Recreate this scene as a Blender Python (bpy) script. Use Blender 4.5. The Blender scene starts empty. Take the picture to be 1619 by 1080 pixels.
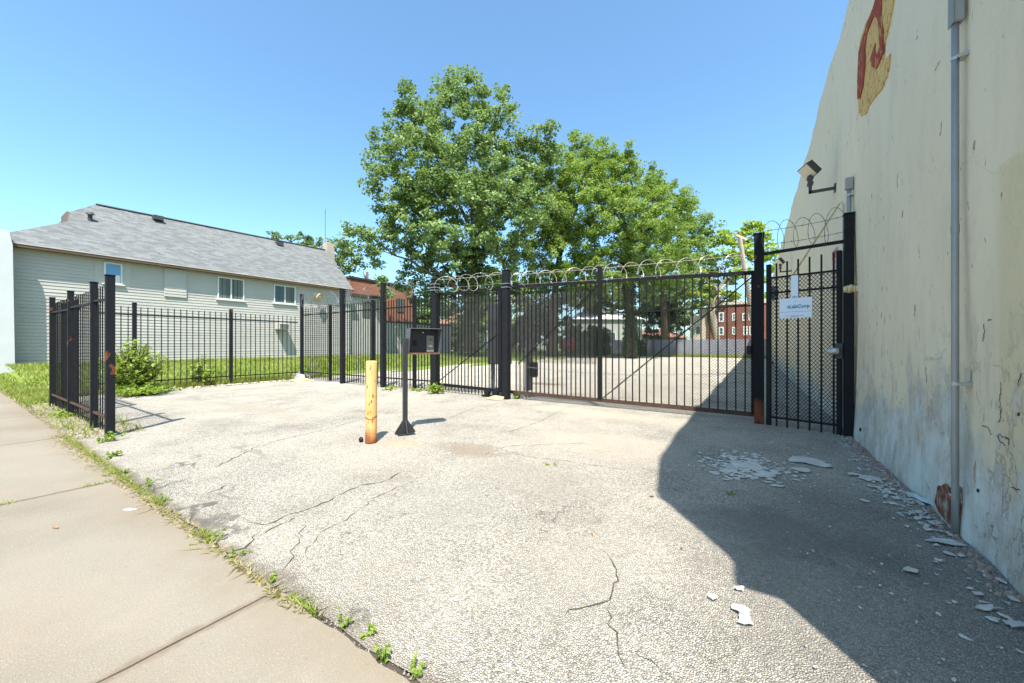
import bpy, math, random
import numpy as np
from mathutils import Vector, Matrix
random.seed(7); rng = np.random.default_rng(7)
R = math.radians
sc = bpy.context.scene
col = sc.collection

# ---------------------------------------------------------------- camera, sky, sun
F = 590.0; HY = 545.0; CH = 1.4
YAW = math.atan(381/590.0); CA, SA = math.cos(YAW), math.sin(YAW)
cd = bpy.data.cameras.new("camera"); cam = bpy.data.objects.new("camera", cd); col.objects.link(cam)
cd.sensor_width = 36; cd.lens = 36*F/1619; cd.shift_y = 5/1619.0; cd.clip_end = 3000; cd.clip_start = .05
cam.location = (0, 0, CH); cam.rotation_euler = (R(90), 0, YAW)
sc.camera = cam
SUNV = Vector((.335, -.44, 1.0)).normalized()
sd = bpy.data.lights.new("sun", 'SUN'); sun = bpy.data.objects.new("sun", sd); col.objects.link(sun)
sd.energy = 5.0; sd.angle = R(.53); sd.color = (1, .955, .88)
sun.rotation_euler = SUNV.to_track_quat('Z', 'Y').to_euler(); sun.location = (5, -8, 30)
w = bpy.data.worlds.new("World"); sc.world = w; w.use_nodes = True
wn = w.node_tree; bg = wn.nodes['Background']
sky = wn.nodes.new('ShaderNodeTexSky'); sky.sky_type = 'NISHITA'; sky.sun_disc = False
sky.sun_elevation = math.asin(SUNV.z); sky.sun_rotation = math.atan2(SUNV.x, SUNV.y)
sky.air_density = 1.0; sky.dust_density = 1.3; sky.ozone_density = 1.6; sky.altitude = 0
tint = wn.nodes.new('ShaderNodeMix'); tint.data_type = 'RGBA'; tint.blend_type = 'MULTIPLY'; tint.inputs[0].default_value = 1; tint.inputs[7].default_value = (.82, 1.08, 1.13, 1)
wn.links.new(sky.outputs[0], tint.inputs[6]); wn.links.new(tint.outputs[2], bg.inputs[0]); bg.inputs[1].default_value = .135
sc.view_settings.view_transform = 'Standard'; sc.view_settings.look = 'None'
sc.view_settings.exposure = 1.13; sc.view_settings.gamma = 1
sc.render.engine = 'CYCLES'

# ---------------------------------------------------------------- measuring the photo: pixel -> point in metres
def G(x, y, z=0.0):
    Z = F*(CH-z)/(y-HY); X = (x-809)/F*Z
    return (CA*X-SA*Z, SA*X+CA*Z)
def at(x, y, D):
    X = (x-809)/F*D
    return Vector((CA*X-SA*D, SA*X+CA*D, CH-(y-HY)/F*D))
def W(x, y, n):
    r = (x-809)/F; Z = n/(CA*r-SA)
    return (SA*r*Z+CA*Z, CH-(y-HY)/F*Z)
def U(x, y, u):
    r = (x-809)/F; Z = u/(SA*r+CA)
    return (CA*r*Z-SA*Z, CH-(y-HY)/F*Z)

# ---------------------------------------------------------------- mesh helpers
class MB:
    def __init__(s): s.v = []; s.f = []; s.mi = []; s.uv = {}
    def add(s, vs, fs, m=0):
        b = len(s.v); s.v += [tuple(v) for v in vs]
        for f in fs: s.f.append(tuple(b+i for i in f)); s.mi.append(m)
        return s
    def box(s, x0, x1, y0, y1, z0, z1, m=0):
        return s.add([(x0,y0,z0),(x1,y0,z0),(x1,y1,z0),(x0,y1,z0),(x0,y0,z1),(x1,y0,z1),(x1,y1,z1),(x0,y1,z1)],
              [(0,3,2,1),(4,5,6,7),(0,1,5,4),(1,2,6,5),(2,3,7,6),(3,0,4,7)], m)
    def bar(s, p, q, w, d=None, m=0, up=(0,0,1)):
        p = Vector(p); q = Vector(q); d = d or w; t = (q-p).normalized(); u = Vector(up)
        if abs(t.dot(u)) > .95: u = Vector((0,1,0))
        a = t.cross(u).normalized()*w/2; b = t.cross(a).normalized()*d/2
        vs = [p-a-b, p+a-b, p+a+b, p-a+b, q-a-b, q+a-b, q+a+b, q-a+b]
        return s.add(vs, [(0,3,2,1),(4,5,6,7),(0,1,5,4),(1,2,6,5),(2,3,7,6),(3,0,4,7)], m)
    def tube(s, pts, r, n=6, m=0, cap=True):
        pts = [Vector(p) for p in pts]; rs = r if isinstance(r, (list, tuple)) else [r]*len(pts)
        b = len(s.v); a = None
        for i, p in enumerate(pts):
            t = (pts[min(i+1, len(pts)-1)]-pts[max(i-1, 0)]).normalized()
            if a is None:
                a = t.cross(Vector((0,0,1)) if abs(t.z) < .9 else Vector((1,0,0))).normalized()
            else:
                a = (a-t*a.dot(t)).normalized()
            c = t.cross(a)
            for k in range(n):
                th = 2*math.pi*k/n; s.v.append(tuple(p+(a*math.cos(th)+c*math.sin(th))*rs[i]))
        for i in range(len(pts)-1):
            for k in range(n):
                s.f.append((b+i*n+k, b+i*n+(k+1)%n, b+(i+1)*n+(k+1)%n, b+(i+1)*n+k)); s.mi.append(m)
        if cap:
            s.f.append(tuple(b+k for k in range(n))[::-1]); s.mi.append(m)
            e = b+(len(pts)-1)*n; s.f.append(tuple(e+k for k in range(n))); s.mi.append(m)
        return s
    def prism(s, poly, h, m=0):            # poly: list of 3D points, h: extrusion vector
        h = Vector(h); n = len(poly); P = [Vector(p) for p in poly]
        return s.add(P+[p+h for p in P], [tuple(range(n))[::-1], tuple(range(n, 2*n))]+[(i, (i+1)%n, n+(i+1)%n, n+i) for i in range(n)], m)
    def build(s, name, mats, parent=None, smooth=False, loc=None):
        me = bpy.data.meshes.new(name); me.from_pydata(s.v, [], s.f)
        if not isinstance(mats, (list, tuple)): mats = [mats]
        for mt in mats: me.materials.append(mt)
        if len(mats) > 1: me.polygons.foreach_set('material_index', s.mi)
        if smooth: me.polygons.foreach_set('use_smooth', [True]*len(me.polygons))
        me.update()
        o = bpy.data.objects.new(name, me); col.objects.link(o)
        if loc is not None:
            me.transform(Matrix.Translation(-Vector(loc))); o.location = loc
        if parent:
            o.parent = parent
            if loc is None:
                me.transform(Matrix.Translation(-parent_world(parent)))
            else: o.location = Vector(loc)-parent_world(parent)
        return o
def parent_world(p):
    v = Vector((0,0,0))
    while p: v += p.location; p = p.parent
    return v
def tag(o, label=None, cat=None, group=None, kind=None):
    if label: o['label'] = label
    if cat: o['category'] = cat
    if group: o['group'] = group
    if kind: o['kind'] = kind
    return o
def thing(name, loc, label, cat, group=None):
    o = bpy.data.objects.new(name, None); col.objects.link(o); o.location = loc; o.empty_display_size = .2
    return tag(o, label, cat, group)
def bevel(o, wd=.004, seg=1):
    b = o.modifiers.new('bevel', 'BEVEL'); b.width = wd; b.segments = seg; b.limit_method = 'ANGLE'; return o
def copy_tree(o, parent=None):
    c = o.copy(); col.objects.link(c)
    if parent: c.parent = parent
    for ch in o.children: copy_tree(ch, c)
    return c

# ---------------------------------------------------------------- material helpers
class NT:
    def __init__(s, name):
        s.m = bpy.data.materials.new(name); s.m.use_nodes = True; s.t = s.m.node_tree
        s.b = s.t.nodes['Principled BSDF']; s.out = s.t.nodes['Material Output']
    def n(s, typ, ins=None, **kw):
        nd = s.t.nodes.new('ShaderNode'+typ)
        for k, v in kw.items(): setattr(nd, k, v)
        for k, v in (ins or {}).items(): s.set(nd.inputs[k], v)
        return nd
    def set(s, sock, v):
        if isinstance(v, bpy.types.NodeSocket): s.t.links.new(v, sock)
        elif isinstance(v, bpy.types.Node): s.t.links.new(v.outputs[0], sock)
        else:
            if isinstance(v, tuple) and len(v) == 3 and sock.type == 'RGBA': v = (*v, 1)
            sock.default_value = v
    def co(s, scale=(1,1,1), rot=(0,0,0), uv=False):
        tc = s.n('TexCoord') if uv else s.n('NewGeometry')
        mp = s.n('Mapping'); s.t.links.new(tc.outputs['UV' if uv else 'Position'], mp.inputs['Vector'])
        mp.inputs['Scale'].default_value = scale; mp.inputs['Rotation'].default_value = rot
        return mp.outputs[0]
    def noise(s, vec, sc_, det=4, rough=.55, dist=0, col_=False):
        nd = s.n('TexNoise', {'Vector': vec, 'Scale': sc_, 'Detail': det, 'Roughness': rough, 'Distortion': dist})
        return nd.outputs[1 if col_ else 0]
    def vor(s, vec, sc_, feat='F1', out=0, rnd=1.0):
        nd = s.n('TexVoronoi', {'Vector': vec, 'Scale': sc_, 'Randomness': rnd}, feature=feat); return nd.outputs[out]
    def ramp(s, v, stops, interp='LINEAR'):
        nd = s.n('ValToRGB', {'Fac': v}); cr = nd.color_ramp; cr.interpolation = interp
        while len(cr.elements) < len(stops): cr.elements.new(.5)
        for e, (p, c) in zip(cr.elements, stops):
            e.position = p; e.color = (*c, 1) if isinstance(c, tuple) else (c, c, c, 1)
        return nd.outputs[0]
    def mix(s, f, a, b, mode='MIX'):
        nd = s.n('Mix', data_type='RGBA', blend_type=mode)
        s.set(nd.inputs[0], f); s.set(nd.inputs[6], a); s.set(nd.inputs[7], b); return nd.outputs[2]
    def math(s, op, a, b=0.0, cl=False):
        nd = s.n('Math', operation=op); nd.use_clamp = cl; s.set(nd.inputs[0], a); s.set(nd.inputs[1], b); return nd.outputs[0]
    def xyz(s):
        g = s.n('NewGeometry'); x = s.n('SeparateXYZ', {0: g.outputs['Position']}); return x.outputs
    def bump(s, h, st=.3, dist=.01):
        b = s.n('Bump', {'Height': h, 'Strength': st, 'Distance': dist}); s.set(s.b.inputs['Normal'], b.outputs[0])
    def fin(s, colr, rough=.8, spec=.3, metal=0):
        s.set(s.b.inputs['Base Color'], colr); s.set(s.b.inputs['Roughness'], rough)
        s.b.inputs['Specular IOR Level'].default_value = spec; s.b.inputs['Metallic'].default_value = metal
        return s.m
def spot(n, vec, cx, cy, rx, ry, soft=.5):     # soft elliptical mask at a place on the ground, for stains and painted shade
    s = n.n('Mapping', {'Vector': vec}); s.vector_type = 'POINT'
    s.inputs['Scale'].default_value = (1/rx, 1/ry, 0); s.inputs['Location'].default_value = (-cx/rx, -cy/ry, 0)
    l = n.n('VectorMath', {0: s.outputs[0]}, operation='LENGTH').outputs['Value']
    return n.n('MapRange', {'Value': l, 1: 1.0, 2: soft, 3: 0.0, 4: 1.0}).outputs[0]

def simple(name, c, rough=.7, var=.12, scale=6, spec=.3, metal=0, bump=0, bs=40):
    n = NT(name); v = n.co(); a = n.noise(v, scale, 5)
    cc = n.mix(a, tuple(x*(1-var*1.6) for x in c), tuple(min(1, x*(1+var*1.6)) for x in c))
    if bump: n.bump(n.noise(v, bs, 4), bump, .01)
    return n.fin(cc, rough, spec, metal)
M = {}
# asphalt with pale exposed aggregate
n = NT('worn_asphalt'); v = n.co()
wv = n.n('VectorMath', {0: v, 1: n.n('VectorMath', {0: n.noise(v, 60, 2, col_=True), 1: (.012,.012,.012)}, operation='MULTIPLY').outputs[0]}, operation='ADD').outputs[0]
vc = n.vor(wv, 86, out=1); sep = n.n('SeparateColor', {0: vc}).outputs
stone = n.ramp(sep[0], [(0, (.07,.065,.06)), (.12, (.34,.31,.26)), (.30, (.62,.575,.50)), (.8, (.80,.755,.67)), (1, (.92,.89,.83))])
vc2 = n.vor(wv, 190, out=1); sep2 = n.n('SeparateColor', {0: vc2}).outputs
stone = n.mix(.3, stone, n.ramp(sep2[1], [(0, (.10,.09,.08)), (.2, (.40,.37,.31)), (.6, (.62,.575,.50)), (1, (.86,.82,.75))]))
dist_ = n.vor(wv, 86, 'DISTANCE_TO_EDGE')
edge = n.ramp(dist_, [(0, 1.0), (.10, .35), (.22, 0.0)])
big = n.noise(v, .55, 6, .6); mid = n.noise(v, 3.1, 6, .62)
wear = n.ramp(big, [(.36, 0.0), (.62, 1.0)])
cov = n.ramp(n.noise(v, 1.3, 6, .62), [(.34, .035), (.50, .07), (.70, .16)])
gap = n.math('GREATER_THAN', n.math('ADD', cov, n.math('MULTIPLY', sep[2], .10)), n.vor(wv, 86, 'DISTANCE_TO_EDGE'))
matrix = n.mix(n.noise(v, 55, 4, .7), (.07,.064,.055), (.27,.25,.21))
c = n.mix(n.math('MULTIPLY', gap, .92), stone, matrix)
c = n.mix(n.math('MULTIPLY', edge, .2), c, (.12,.11,.09))
sy_ = n.xyz()
sm = n.n('MapRange', {'Value': n.math('ADD', sy_[1], n.math('MULTIPLY', n.math('SUBTRACT', n.noise(v, 3.2, 8, .72), .5), .42)), 1: 1.12, 2: 1.20, 3: .85, 4: 0.0}).outputs[0]
c = n.mix(sm, c, n.mix(n.noise(v, 60, 4), (.07,.06,.05), (.22,.19,.15)))
c = n.mix(n.ramp(n.noise(v, 38, 4, .7), [(.50, 0.0), (.68, .5)]), c, (.17,.155,.13))
c = n.mix(n.ramp(mid, [(.52, 0.0), (.75, .35)]), c, (.42,.39,.34))
c = n.mix(n.math('MULTIPLY', wear, .30), c, (.66,.59,.49))
spk = n.ramp(n.vor(v, 14, out=0), [(0, 1.0), (.05, 1.0), (.07, 0.0)])
spm = n.ramp(n.noise(v, 9, 2), [(.6, 0.0), (.66, 1.0)])
c = n.mix(n.math('MULTIPLY', spk, spm), c, (.05,.045,.04))
jit = n.n('VectorMath', {0: v, 1: n.n('VectorMath', {0: n.noise(v, 4.5, 5, col_=True), 1: (.8,.8,0)}, operation='MULTIPLY').outputs[0]}, operation='ADD').outputs[0]
jit = n.n('VectorMath', {0: jit, 1: (-.4,-.4,0)}, operation='ADD').outputs[0]
for (px, py, rx, ry, cc, k) in [(740,712,.55,.30,(.34,.27,.20),.7), (850,760,1.0,.6,(.34,.31,.27),.35), (1380,930,1.1,2.4,(.19,.18,.165),.5), (1230,840,.9,.5,(.16,.155,.145),.4),  # broad dark one by the wall: less worn asphalt plus shade painted into the colour
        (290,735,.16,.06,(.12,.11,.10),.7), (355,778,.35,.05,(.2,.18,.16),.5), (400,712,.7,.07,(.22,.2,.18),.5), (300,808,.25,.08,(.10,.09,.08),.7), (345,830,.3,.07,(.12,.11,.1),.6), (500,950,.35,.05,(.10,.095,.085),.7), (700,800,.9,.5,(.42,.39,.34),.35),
        (950,700,1.2,.8,(.62,.54,.43),.4), (860,607,1.1,.45,(.20,.12,.07),.85), (1050,640,2.2,.35,(.68,.50,.33),.5), (640,700,.5,.25,(.62,.42,.26),.4), (960,655,2.2,.4,(.70,.58,.42),.4),
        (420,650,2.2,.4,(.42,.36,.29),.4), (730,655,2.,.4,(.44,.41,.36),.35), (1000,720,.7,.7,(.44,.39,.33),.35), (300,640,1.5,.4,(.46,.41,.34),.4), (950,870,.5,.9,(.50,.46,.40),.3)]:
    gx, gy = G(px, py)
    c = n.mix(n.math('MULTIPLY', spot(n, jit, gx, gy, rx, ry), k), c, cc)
al = n.ramp(n.vor(jit, 2.3, 'DISTANCE_TO_EDGE'), [(0, 1.0), (.005, .9), (.012, 0.0)])
am = n.ramp(n.noise(v, .9, 3), [(.50, 0.0), (.60, .6)])
c = n.mix(n.math('MULTIPLY', al, am), c, (.12,.105,.085))
c = n.mix(1.0, c, (1.0,.97,.925), 'MULTIPLY')
n.bump(n.math('ADD', n.math('MULTIPLY', dist_, 3.0), n.math('MULTIPLY', sep[1], .5)), .82, .012)
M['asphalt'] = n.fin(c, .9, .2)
# joint cracks
M['crack'] = simple('crack_dirt', (.06,.05,.038), .95, .3, 20)
# concrete sidewalk
n = NT('sidewalk_concrete'); v = n.co()
c = n.mix(n.noise(v, 1.3, 6, .6), (.18,.153,.112), (.28,.245,.187))
c = n.mix(n.ramp(n.noise(v, 160, 3, .7), [(.38, .7), (.58, 0.0)]), c, (.10,.085,.065))
c = n.mix(n.ramp(n.vor(v, 55), [(0, .8), (.14, .6), (.2, 0.0)]), c, (.34,.30,.245))
c = n.mix(n.ramp(n.noise(v, .8, 5, .65), [(.5, 0.0), (.75, .4)]), c, (.27,.19,.13))
c = n.mix(n.ramp(n.vor(v, 21), [(0, .8), (.05, .8), (.075, 0.0)]), c, (.12,.095,.07))
c = n.mix(n.ramp(n.noise(v, 5, 8, .75), [(.55, 0.0), (.75, .25)]), c, (.13,.11,.085))
X = n.xyz()
c = n.mix(n.ramp(n.noise(v, .33, 3), [(.42, 0.0), (.58, .35)]), c, (.28,.25,.20))
edg = n.n('MapRange', {'Value': n.math('ADD', X[1], n.math('MULTIPLY', n.math('SUBTRACT', n.noise(v, 4, 8, .75), .5), .9)), 1: .72, 2: 1.06, 3: 0.0, 4: .45}).outputs[0]
c = n.mix(edg, c, (.19,.145,.095))
for jx_ in (-2.26, -5.47, -8.7):
    dj = n.math('ABSOLUTE', n.math('SUBTRACT', n.math('ADD', X[0], n.math('MULTIPLY', n.math('SUBTRACT', n.noise(v, 7, 6, .7), .5), .12)), jx_))
    c = n.mix(n.n('MapRange', {'Value': dj, 1: .012, 2: .05, 3: .6, 4: 0.0}).outputs[0], c, (.14,.10,.065))
c = n.mix(n.ramp(n.noise(v, 24, 6, .7), [(.60, 0.0), (.68, .35)]), c, (.16,.125,.09))
n.bump(n.noise(v, 120, 4, .7), .35, .005); M['concrete'] = n.fin(c, .88, .25)
# dirt and lawn soil
n = NT('dry_dirt'); v = n.co()
c = n.ramp(n.noise(v, 22, 7, .7), [(.3, (.10,.07,.045)), (.5, (.24,.17,.11)), (.7, (.38,.30,.21))])
n.bump(n.noise(v, 35, 6, .7), .8, .03); M['dirt'] = n.fin(c, .95, .1)
n = NT('lawn_soil'); v = n.co()
c = n.ramp(n.noise(v, 9, 8, .75), [(.3, (.07,.11,.02)), (.5, (.15,.21,.04)), (.72, (.28,.27,.10))])
n.bump(n.noise(v, 30, 6, .7), .6, .04); M['lawn'] = n.fin(c, .95, .1)
n = NT('far_ground'); v = n.co()
M['ground'] = n.fin(n.ramp(n.noise(v, .4, 8, .7), [(.35, (.09,.11,.05)), (.6, (.24,.20,.14))]), .95, .1)
M['road'] = simple('road_asphalt', (.09,.088,.085), .9, .2, 3, bump=.3, bs=80)
# warehouse stucco
n = NT('peeling_stucco_paint'); v = n.co(); X = n.xyz()
up = n.n('MapRange', {'Value': X[2], 1: 1.2, 2: 4.6, 3: 0.0, 4: 1.0}).outputs[0]
vs = n.co((1,1,.25))
c = n.mix(up, (.80,.675,.455), (.72,.65,.50))
c = n.mix(n.ramp(n.noise(v, .9, 6, .6), [(.35, 0.0), (.7, .5)]), c, (.76,.66,.47))
c = n.mix(n.ramp(n.noise(vs, 4, 6, .6), [(.5, 0.0), (.75, .28)]), c, (.50,.44,.31))
yel = n.math('MULTIPLY', n.n('MapRange', {'Value': X[1], 1: 3.72, 2: 3.60, 3: 0.0, 4: 1.0}).outputs[0], n.n('MapRange', {'Value': X[2], 1: 2.55, 2: 2.50, 3: 0.0, 4: 1.0}).outputs[0])
c = n.mix(n.math('MULTIPLY', yel, .7), c, (.66,.54,.31))
h0 = n.ramp(n.math('MULTIPLY', X[1], .1), [(.30, .45), (.40, .48), (.412, .92), (.55, .74), (.75, .36), (1, .3)])
hz = n.math('SUBTRACT', n.math('ADD', X[2], n.math('MULTIPLY', n.math('SUBTRACT', n.noise(n.co((1,1,.8)), 2.6, 9, .68), .5), 1.5)), h0)
band = n.ramp(hz, [(0, 1.0), (.03, .75), (.16, .35), (.30, 0.0)])
bc = n.ramp(n.noise(n.co((1,1,.45)), 3.6, 9, .7), [(.30, (.40,.36,.28)), (.44, (.56,.54,.45)), (.56, (.66,.67,.59)), (.70, (.76,.75,.66))])
bc = n.mix(n.ramp(n.noise(v, 2.2, 6, .65), [(.48, 0.0), (.62, .7)]), bc, (.50,.43,.32))
c = n.mix(band, c, bc)
ring = n.ramp(hz, [(.02, 0.0), (.07, .6), (.10, .15), (.22, 0.0)])
c = n.mix(n.math('MULTIPLY', ring, n.noise(v, 3, 3)), c, (.40,.28,.14))
st = n.ramp(n.noise(n.co((1,1,.22)), 5.5, 7, .68), [(.56, 0.0), (.60, .4), (.70, .55)])
stz = n.ramp(n.math('MULTIPLY', X[2], .4), [(.12, 0.0), (.30, .85), (.62, .6), (.80, 0.0)])
c = n.mix(n.math('MULTIPLY', st, stz), c, n.mix(n.noise(v, 12, 4), (.42,.31,.20), (.62,.54,.42)))
low = n.n('MapRange', {'Value': X[2], 1: 1.9, 2: .6, 3: .15, 4: 1.0}).outputs[0]
wv = n.n('VectorMath', {0: v, 1: n.n('VectorMath', {0: n.noise(v, 5, 5, col_=True), 1: (.25,.25,.25)}, operation='MULTIPLY').outputs[0]}, operation='ADD').outputs[0]
ce = n.ramp(n.vor(wv, 1.5, 'DISTANCE_TO_EDGE'), [(0, 1.0), (.003, 1.0), (.007, 0.0)])
cm = n.ramp(n.noise(v, 1.8, 4), [(.50, 0.0), (.56, 1.0)])
crk = n.math('MULTIPLY', n.math('MULTIPLY', ce, cm), low)
c = n.mix(n.math('MULTIPLY', crk, .6), c, (.09,.065,.045))
chip = n.ramp(n.noise(n.co((1,1,.38)), 13, 3, .5), [(.675, 0.0), (.695, 1.0)])
chm = n.ramp(n.noise(v, 1.1, 3), [(.46, 0.0), (.56, 1.0)])
chip = n.math('MULTIPLY', chip, chm)
c = n.mix(n.math('MULTIPLY', chip, .8), c, n.mix(n.noise(v, 3, 2), (.14,.085,.05), (.38,.24,.12)))
peel = n.ramp(n.noise(n.co((1,1,.5)), 4.2, 8, .68), [(.585, 0.0), (.60, 1.0)])
peelc = n.ramp(n.noise(n.co((1,1,.5)), 4.2, 8, .68), [(.572, 0.0), (.585, .7), (.598, 0.0)])
c = n.mix(n.math('MULTIPLY', peelc, low), c, (.16,.12,.085))
pm = n.math('MULTIPLY', peel, n.n('MapRange', {'Value': n.math('ADD', X[2], n.math('MULTIPLY', n.noise(v, 1.5, 4), 1.2)), 1: 2.6, 2: 1.3, 3: 0.0, 4: .8}).outputs[0])
c = n.mix(pm, c, n.mix(n.noise(v, 9, 4), (.30,.24,.17), (.80,.77,.70)))
h = n.math('SUBTRACT', n.math('ADD', n.math('MULTIPLY', n.noise(v, 3, 6, .6), .8), n.math('MULTIPLY', n.noise(v, 30, 7, .75), .4)), n.math('ADD', n.math('ADD', crk, chip), n.math('MULTIPLY', pm, .4)))
n.bump(h, .55, .02); M['stucco'] = n.fin(c, .75, .3)
M['peel_yellow'] = simple('old_yellow_paint', (.60,.43,.18), .85, .35, 9, bump=.6, bs=30)
n = NT('old_yellow_paint_cracked'); v = n.co((1,1,.5))
c = n.mix(n.noise(v, 5, 6, .7), (.60,.38,.12), (.66,.48,.22))
c = n.mix(n.ramp(n.vor(v, 11, 'DISTANCE_TO_EDGE'), [(0, .75), (.05, 0.0)]), c, (.20,.13,.06))
c = n.mix(n.ramp(n.noise(v, 18, 4), [(.6, 0.0), (.64, .8)]), c, (.26,.16,.07))
n.bump(n.noise(v, 20, 5), .7, .02); M['peel_yellow'] = n.fin(c, .85, .2)
n = NT('old_red_paint'); v = n.co((1,1,.5))
c = n.mix(n.noise(v, 7, 6, .7), (.22,.035,.02), (.36,.09,.05)); c = n.mix(n.ramp(n.noise(v, 16, 4), [(.58, 0.0), (.63, .7)]), c, (.5,.33,.16))
M['peel_red'] = n.fin(c, .85, .2)
# brick
def brickmat(name, c1, c2, mortar, horiz='XZ', sc_=1.0):
    n = NT(name); g = n.n('NewGeometry'); s_ = n.n('SeparateXYZ', {0: g.outputs['Position']})
    cmb = n.n('CombineXYZ', {0: n.math('ADD', s_.outputs[0], s_.outputs[1]), 1: s_.outputs[2], 2: 0.0})
    b = n.n('TexBrick', {'Vector': cmb.outputs[0], 'Color1': c1, 'Color2': c2, 'Mortar': mortar, 'Scale': 1.0, 'Mortar Size': .006, 'Brick Width': .21*sc_, 'Row Height': .075*sc_})
    c = n.mix(n.ramp(n.noise(g.outputs['Position'], .7, 6), [(.4, 0.0), (.8, .4)]), b.outputs[0], tuple(x*.5 for x in c1))
    n.bump(b.outputs[1], -.4, .01); return n.fin(c, .9, .2)
M['brick'] = brickmat('red_brick', (.17,.058,.04), (.22,.078,.052), (.20,.14,.115))
M['brick_o'] = brickmat('orange_brick', (.30,.12,.07), (.36,.15,.085), (.30,.23,.18))
n = NT('exposed_old_brick'); v = n.co()
c = n.ramp(n.noise(v, 12, 5, .7), [(.35, (.10,.045,.03)), (.5, (.27,.12,.07)), (.62, (.36,.30,.24)), (.75, (.5,.47,.4))]); n.bump(n.noise(v, 18, 5), 1, .04); M['brickhole'] = n.fin(c, .95, .1)
# metals
n = NT('black_painted_iron'); v = n.co()
rust = n.ramp(n.noise(n.co((1,1,.6)), 5.5, 7, .72), [(.64, 0.0), (.70, .85)])
c = n.mix(n.noise(v, 9, 4), (.008,.0085,.009), (.017,.017,.018)); c = n.mix(rust, c, n.mix(n.noise(v, 30, 3), (.10,.032,.012), (.22,.08,.03)))
n.bump(n.noise(v, 60, 4), .25, .004); M['iron'] = n.fin(c, n.math('ADD', .55, n.math('MULTIPLY', rust, .3)), .12)
n = NT('rusty_iron_base'); v = n.co(); X = n.xyz()
rz = n.n('MapRange', {'Value': n.math('ADD', X[2], n.math('MULTIPLY', n.noise(v, 9, 5), .3)), 1: .62, 2: .42, 3: 0.0, 4: 1.0}).outputs[0]
rp = n.ramp(n.noise(n.co((1,1,.5)), 6, 6, .7), [(.60, 0.0), (.63, .9)])
c = n.mix(n.math('MULTIPLY', n.math('MAXIMUM', n.math('MULTIPLY', rz, .8), rp), n.ramp(n.noise(v, 4, 4), [(.38, 0.0), (.5, 1.0)])), (.010,.011,.014), (.19,.055,.022))
n.bump(n.noise(v, 60, 4), .25, .004); M['ironfoot'] = n.fin(c, .65, .12)
n = NT('chipped_black_iron'); v = n.co()
rp = n.ramp(n.noise(n.co((1,1,.7)), 4.2, 4, .5), [(.655, 0.0), (.668, .95)])
c = n.mix(rp, n.mix(n.noise(v, 6, 5), (.008,.009,.011), (.018,.019,.021)), n.mix(n.noise(v, 20, 4), (.08,.025,.012), (.20,.065,.03)))
n.bump(n.noise(v, 60, 4), .25, .004); M['ironpost'] = n.fin(c, .65, .12)
M['rustrail'] = simple('rusty_bottom_rail', (.065,.036,.024), .8, .5, 12, bump=.4)
n = NT('galvanised_pipe'); v = n.co((1,1,.3))
c = n.mix(n.noise(v, 14, 5, .7), (.21,.205,.19), (.40,.39,.365)); n.bump(n.noise(v, 40, 4), .15, .003); M['pipe'] = n.fin(c, .5, .5, .35)
M['wire'] = simple('razor_wire_steel', (.50,.45,.38), .4, .3, 20, spec=.6, metal=.35)
M['barb'] = simple('barbed_wire_steel', (.22,.21,.20), .5, .3, 20, spec=.5, metal=.4)
M['wiredark'] = simple('weathered_dark_wire', (.16,.16,.17), .5, .3, 20, spec=.5, metal=.3)
M['mesh'] = simple('black_mesh', (.018,.018,.019), .5, .2)
M['ironplain'] = simple('plain_black_iron', (.012,.0125,.014), .6, .3, 9, spec=.15, bump=.2, bs=50)
n = NT('yellow_bollard_paint'); v = n.co(); X = n.xyz()
rz = n.n('MapRange', {'Value': n.math('ADD', X[2], n.math('MULTIPLY', n.noise(n.co((1,1,.35)), 11, 6), .35)), 1: .42, 2: .22, 3: 0.0, 4: 1.0}).outputs[0]
c = n.mix(n.noise(n.co((1,1,.2)), 6, 5), (.64,.38,.125), (.72,.51,.24))
c = n.mix(n.math('MULTIPLY', n.ramp(n.noise(n.co((1,1,.35)), 9, 6), [(.42, 0.0), (.68, .8)]), n.n('MapRange', {'Value': X[2], 1: 1.0, 2: .2, 3: .15, 4: 1.0}).outputs[0]), c, (.72,.28,.04))
rp = n.ramp(n.noise(n.co((1,1,.4)), 23, 4, .6), [(.60, 0.0), (.63, 1.0)])
ln = n.ramp(n.math('ABSOLUTE', n.math('SUBTRACT', n.math('ADD', X[2], n.math('MULTIPLY', n.noise(v, 8, 4), .14)), .43)), [(0, 1.0), (.008, .9), (.018, 0.0)])
c = n.mix(n.math('MAXIMUM', n.math('MAXIMUM', rp, rz), ln), c, n.mix(n.noise(v, 25, 4), (.14,.035,.012), (.36,.12,.03)))
n.bump(n.noise(v, 50, 5), .3, .005); M['bollard'] = n.fin(n.mix(.12, c, (0,0,0)), .6, .35)
M['greypost'] = simple('grey_steel_post', (.22,.24,.24), .6, .25, 10)
M['kiosk'] = simple('kiosk_black_paint', (.02,.022,.025), .45, .3, 8, spec=.5)
n = NT('kiosk_hood_steel'); v = n.co()
M['hood'] = n.fin(n.mix(n.ramp(n.noise(v, 9, 6, .7), [(.5, 0.0), (.64, .8)]), (.11,.12,.13), (.15,.075,.045)), .5, .5)
M['rustedge'] = simple('rust', (.14,.07,.04), .8, .4, 20)
M['plate'] = simple('reader_plate', (.20,.19,.165), .5, .2, 20, spec=.5, metal=.3)
M['black'] = simple('black_plastic', (.008,.008,.009), .5)
M['white'] = simple('white_plastic', (.72,.73,.73), .4, .03)
M['slotlight'] = simple('cream_label', (.75,.68,.5), .5, .05)
M['sign'] = simple('white_sign', (.62,.67,.75), .4, .03, spec=.4)
M['teal'] = simple('teal_print', (.0,.20,.30), .5, .03)
M['navy'] = simple('navy_print', (.01,.03,.10), .5, .03)
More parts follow.
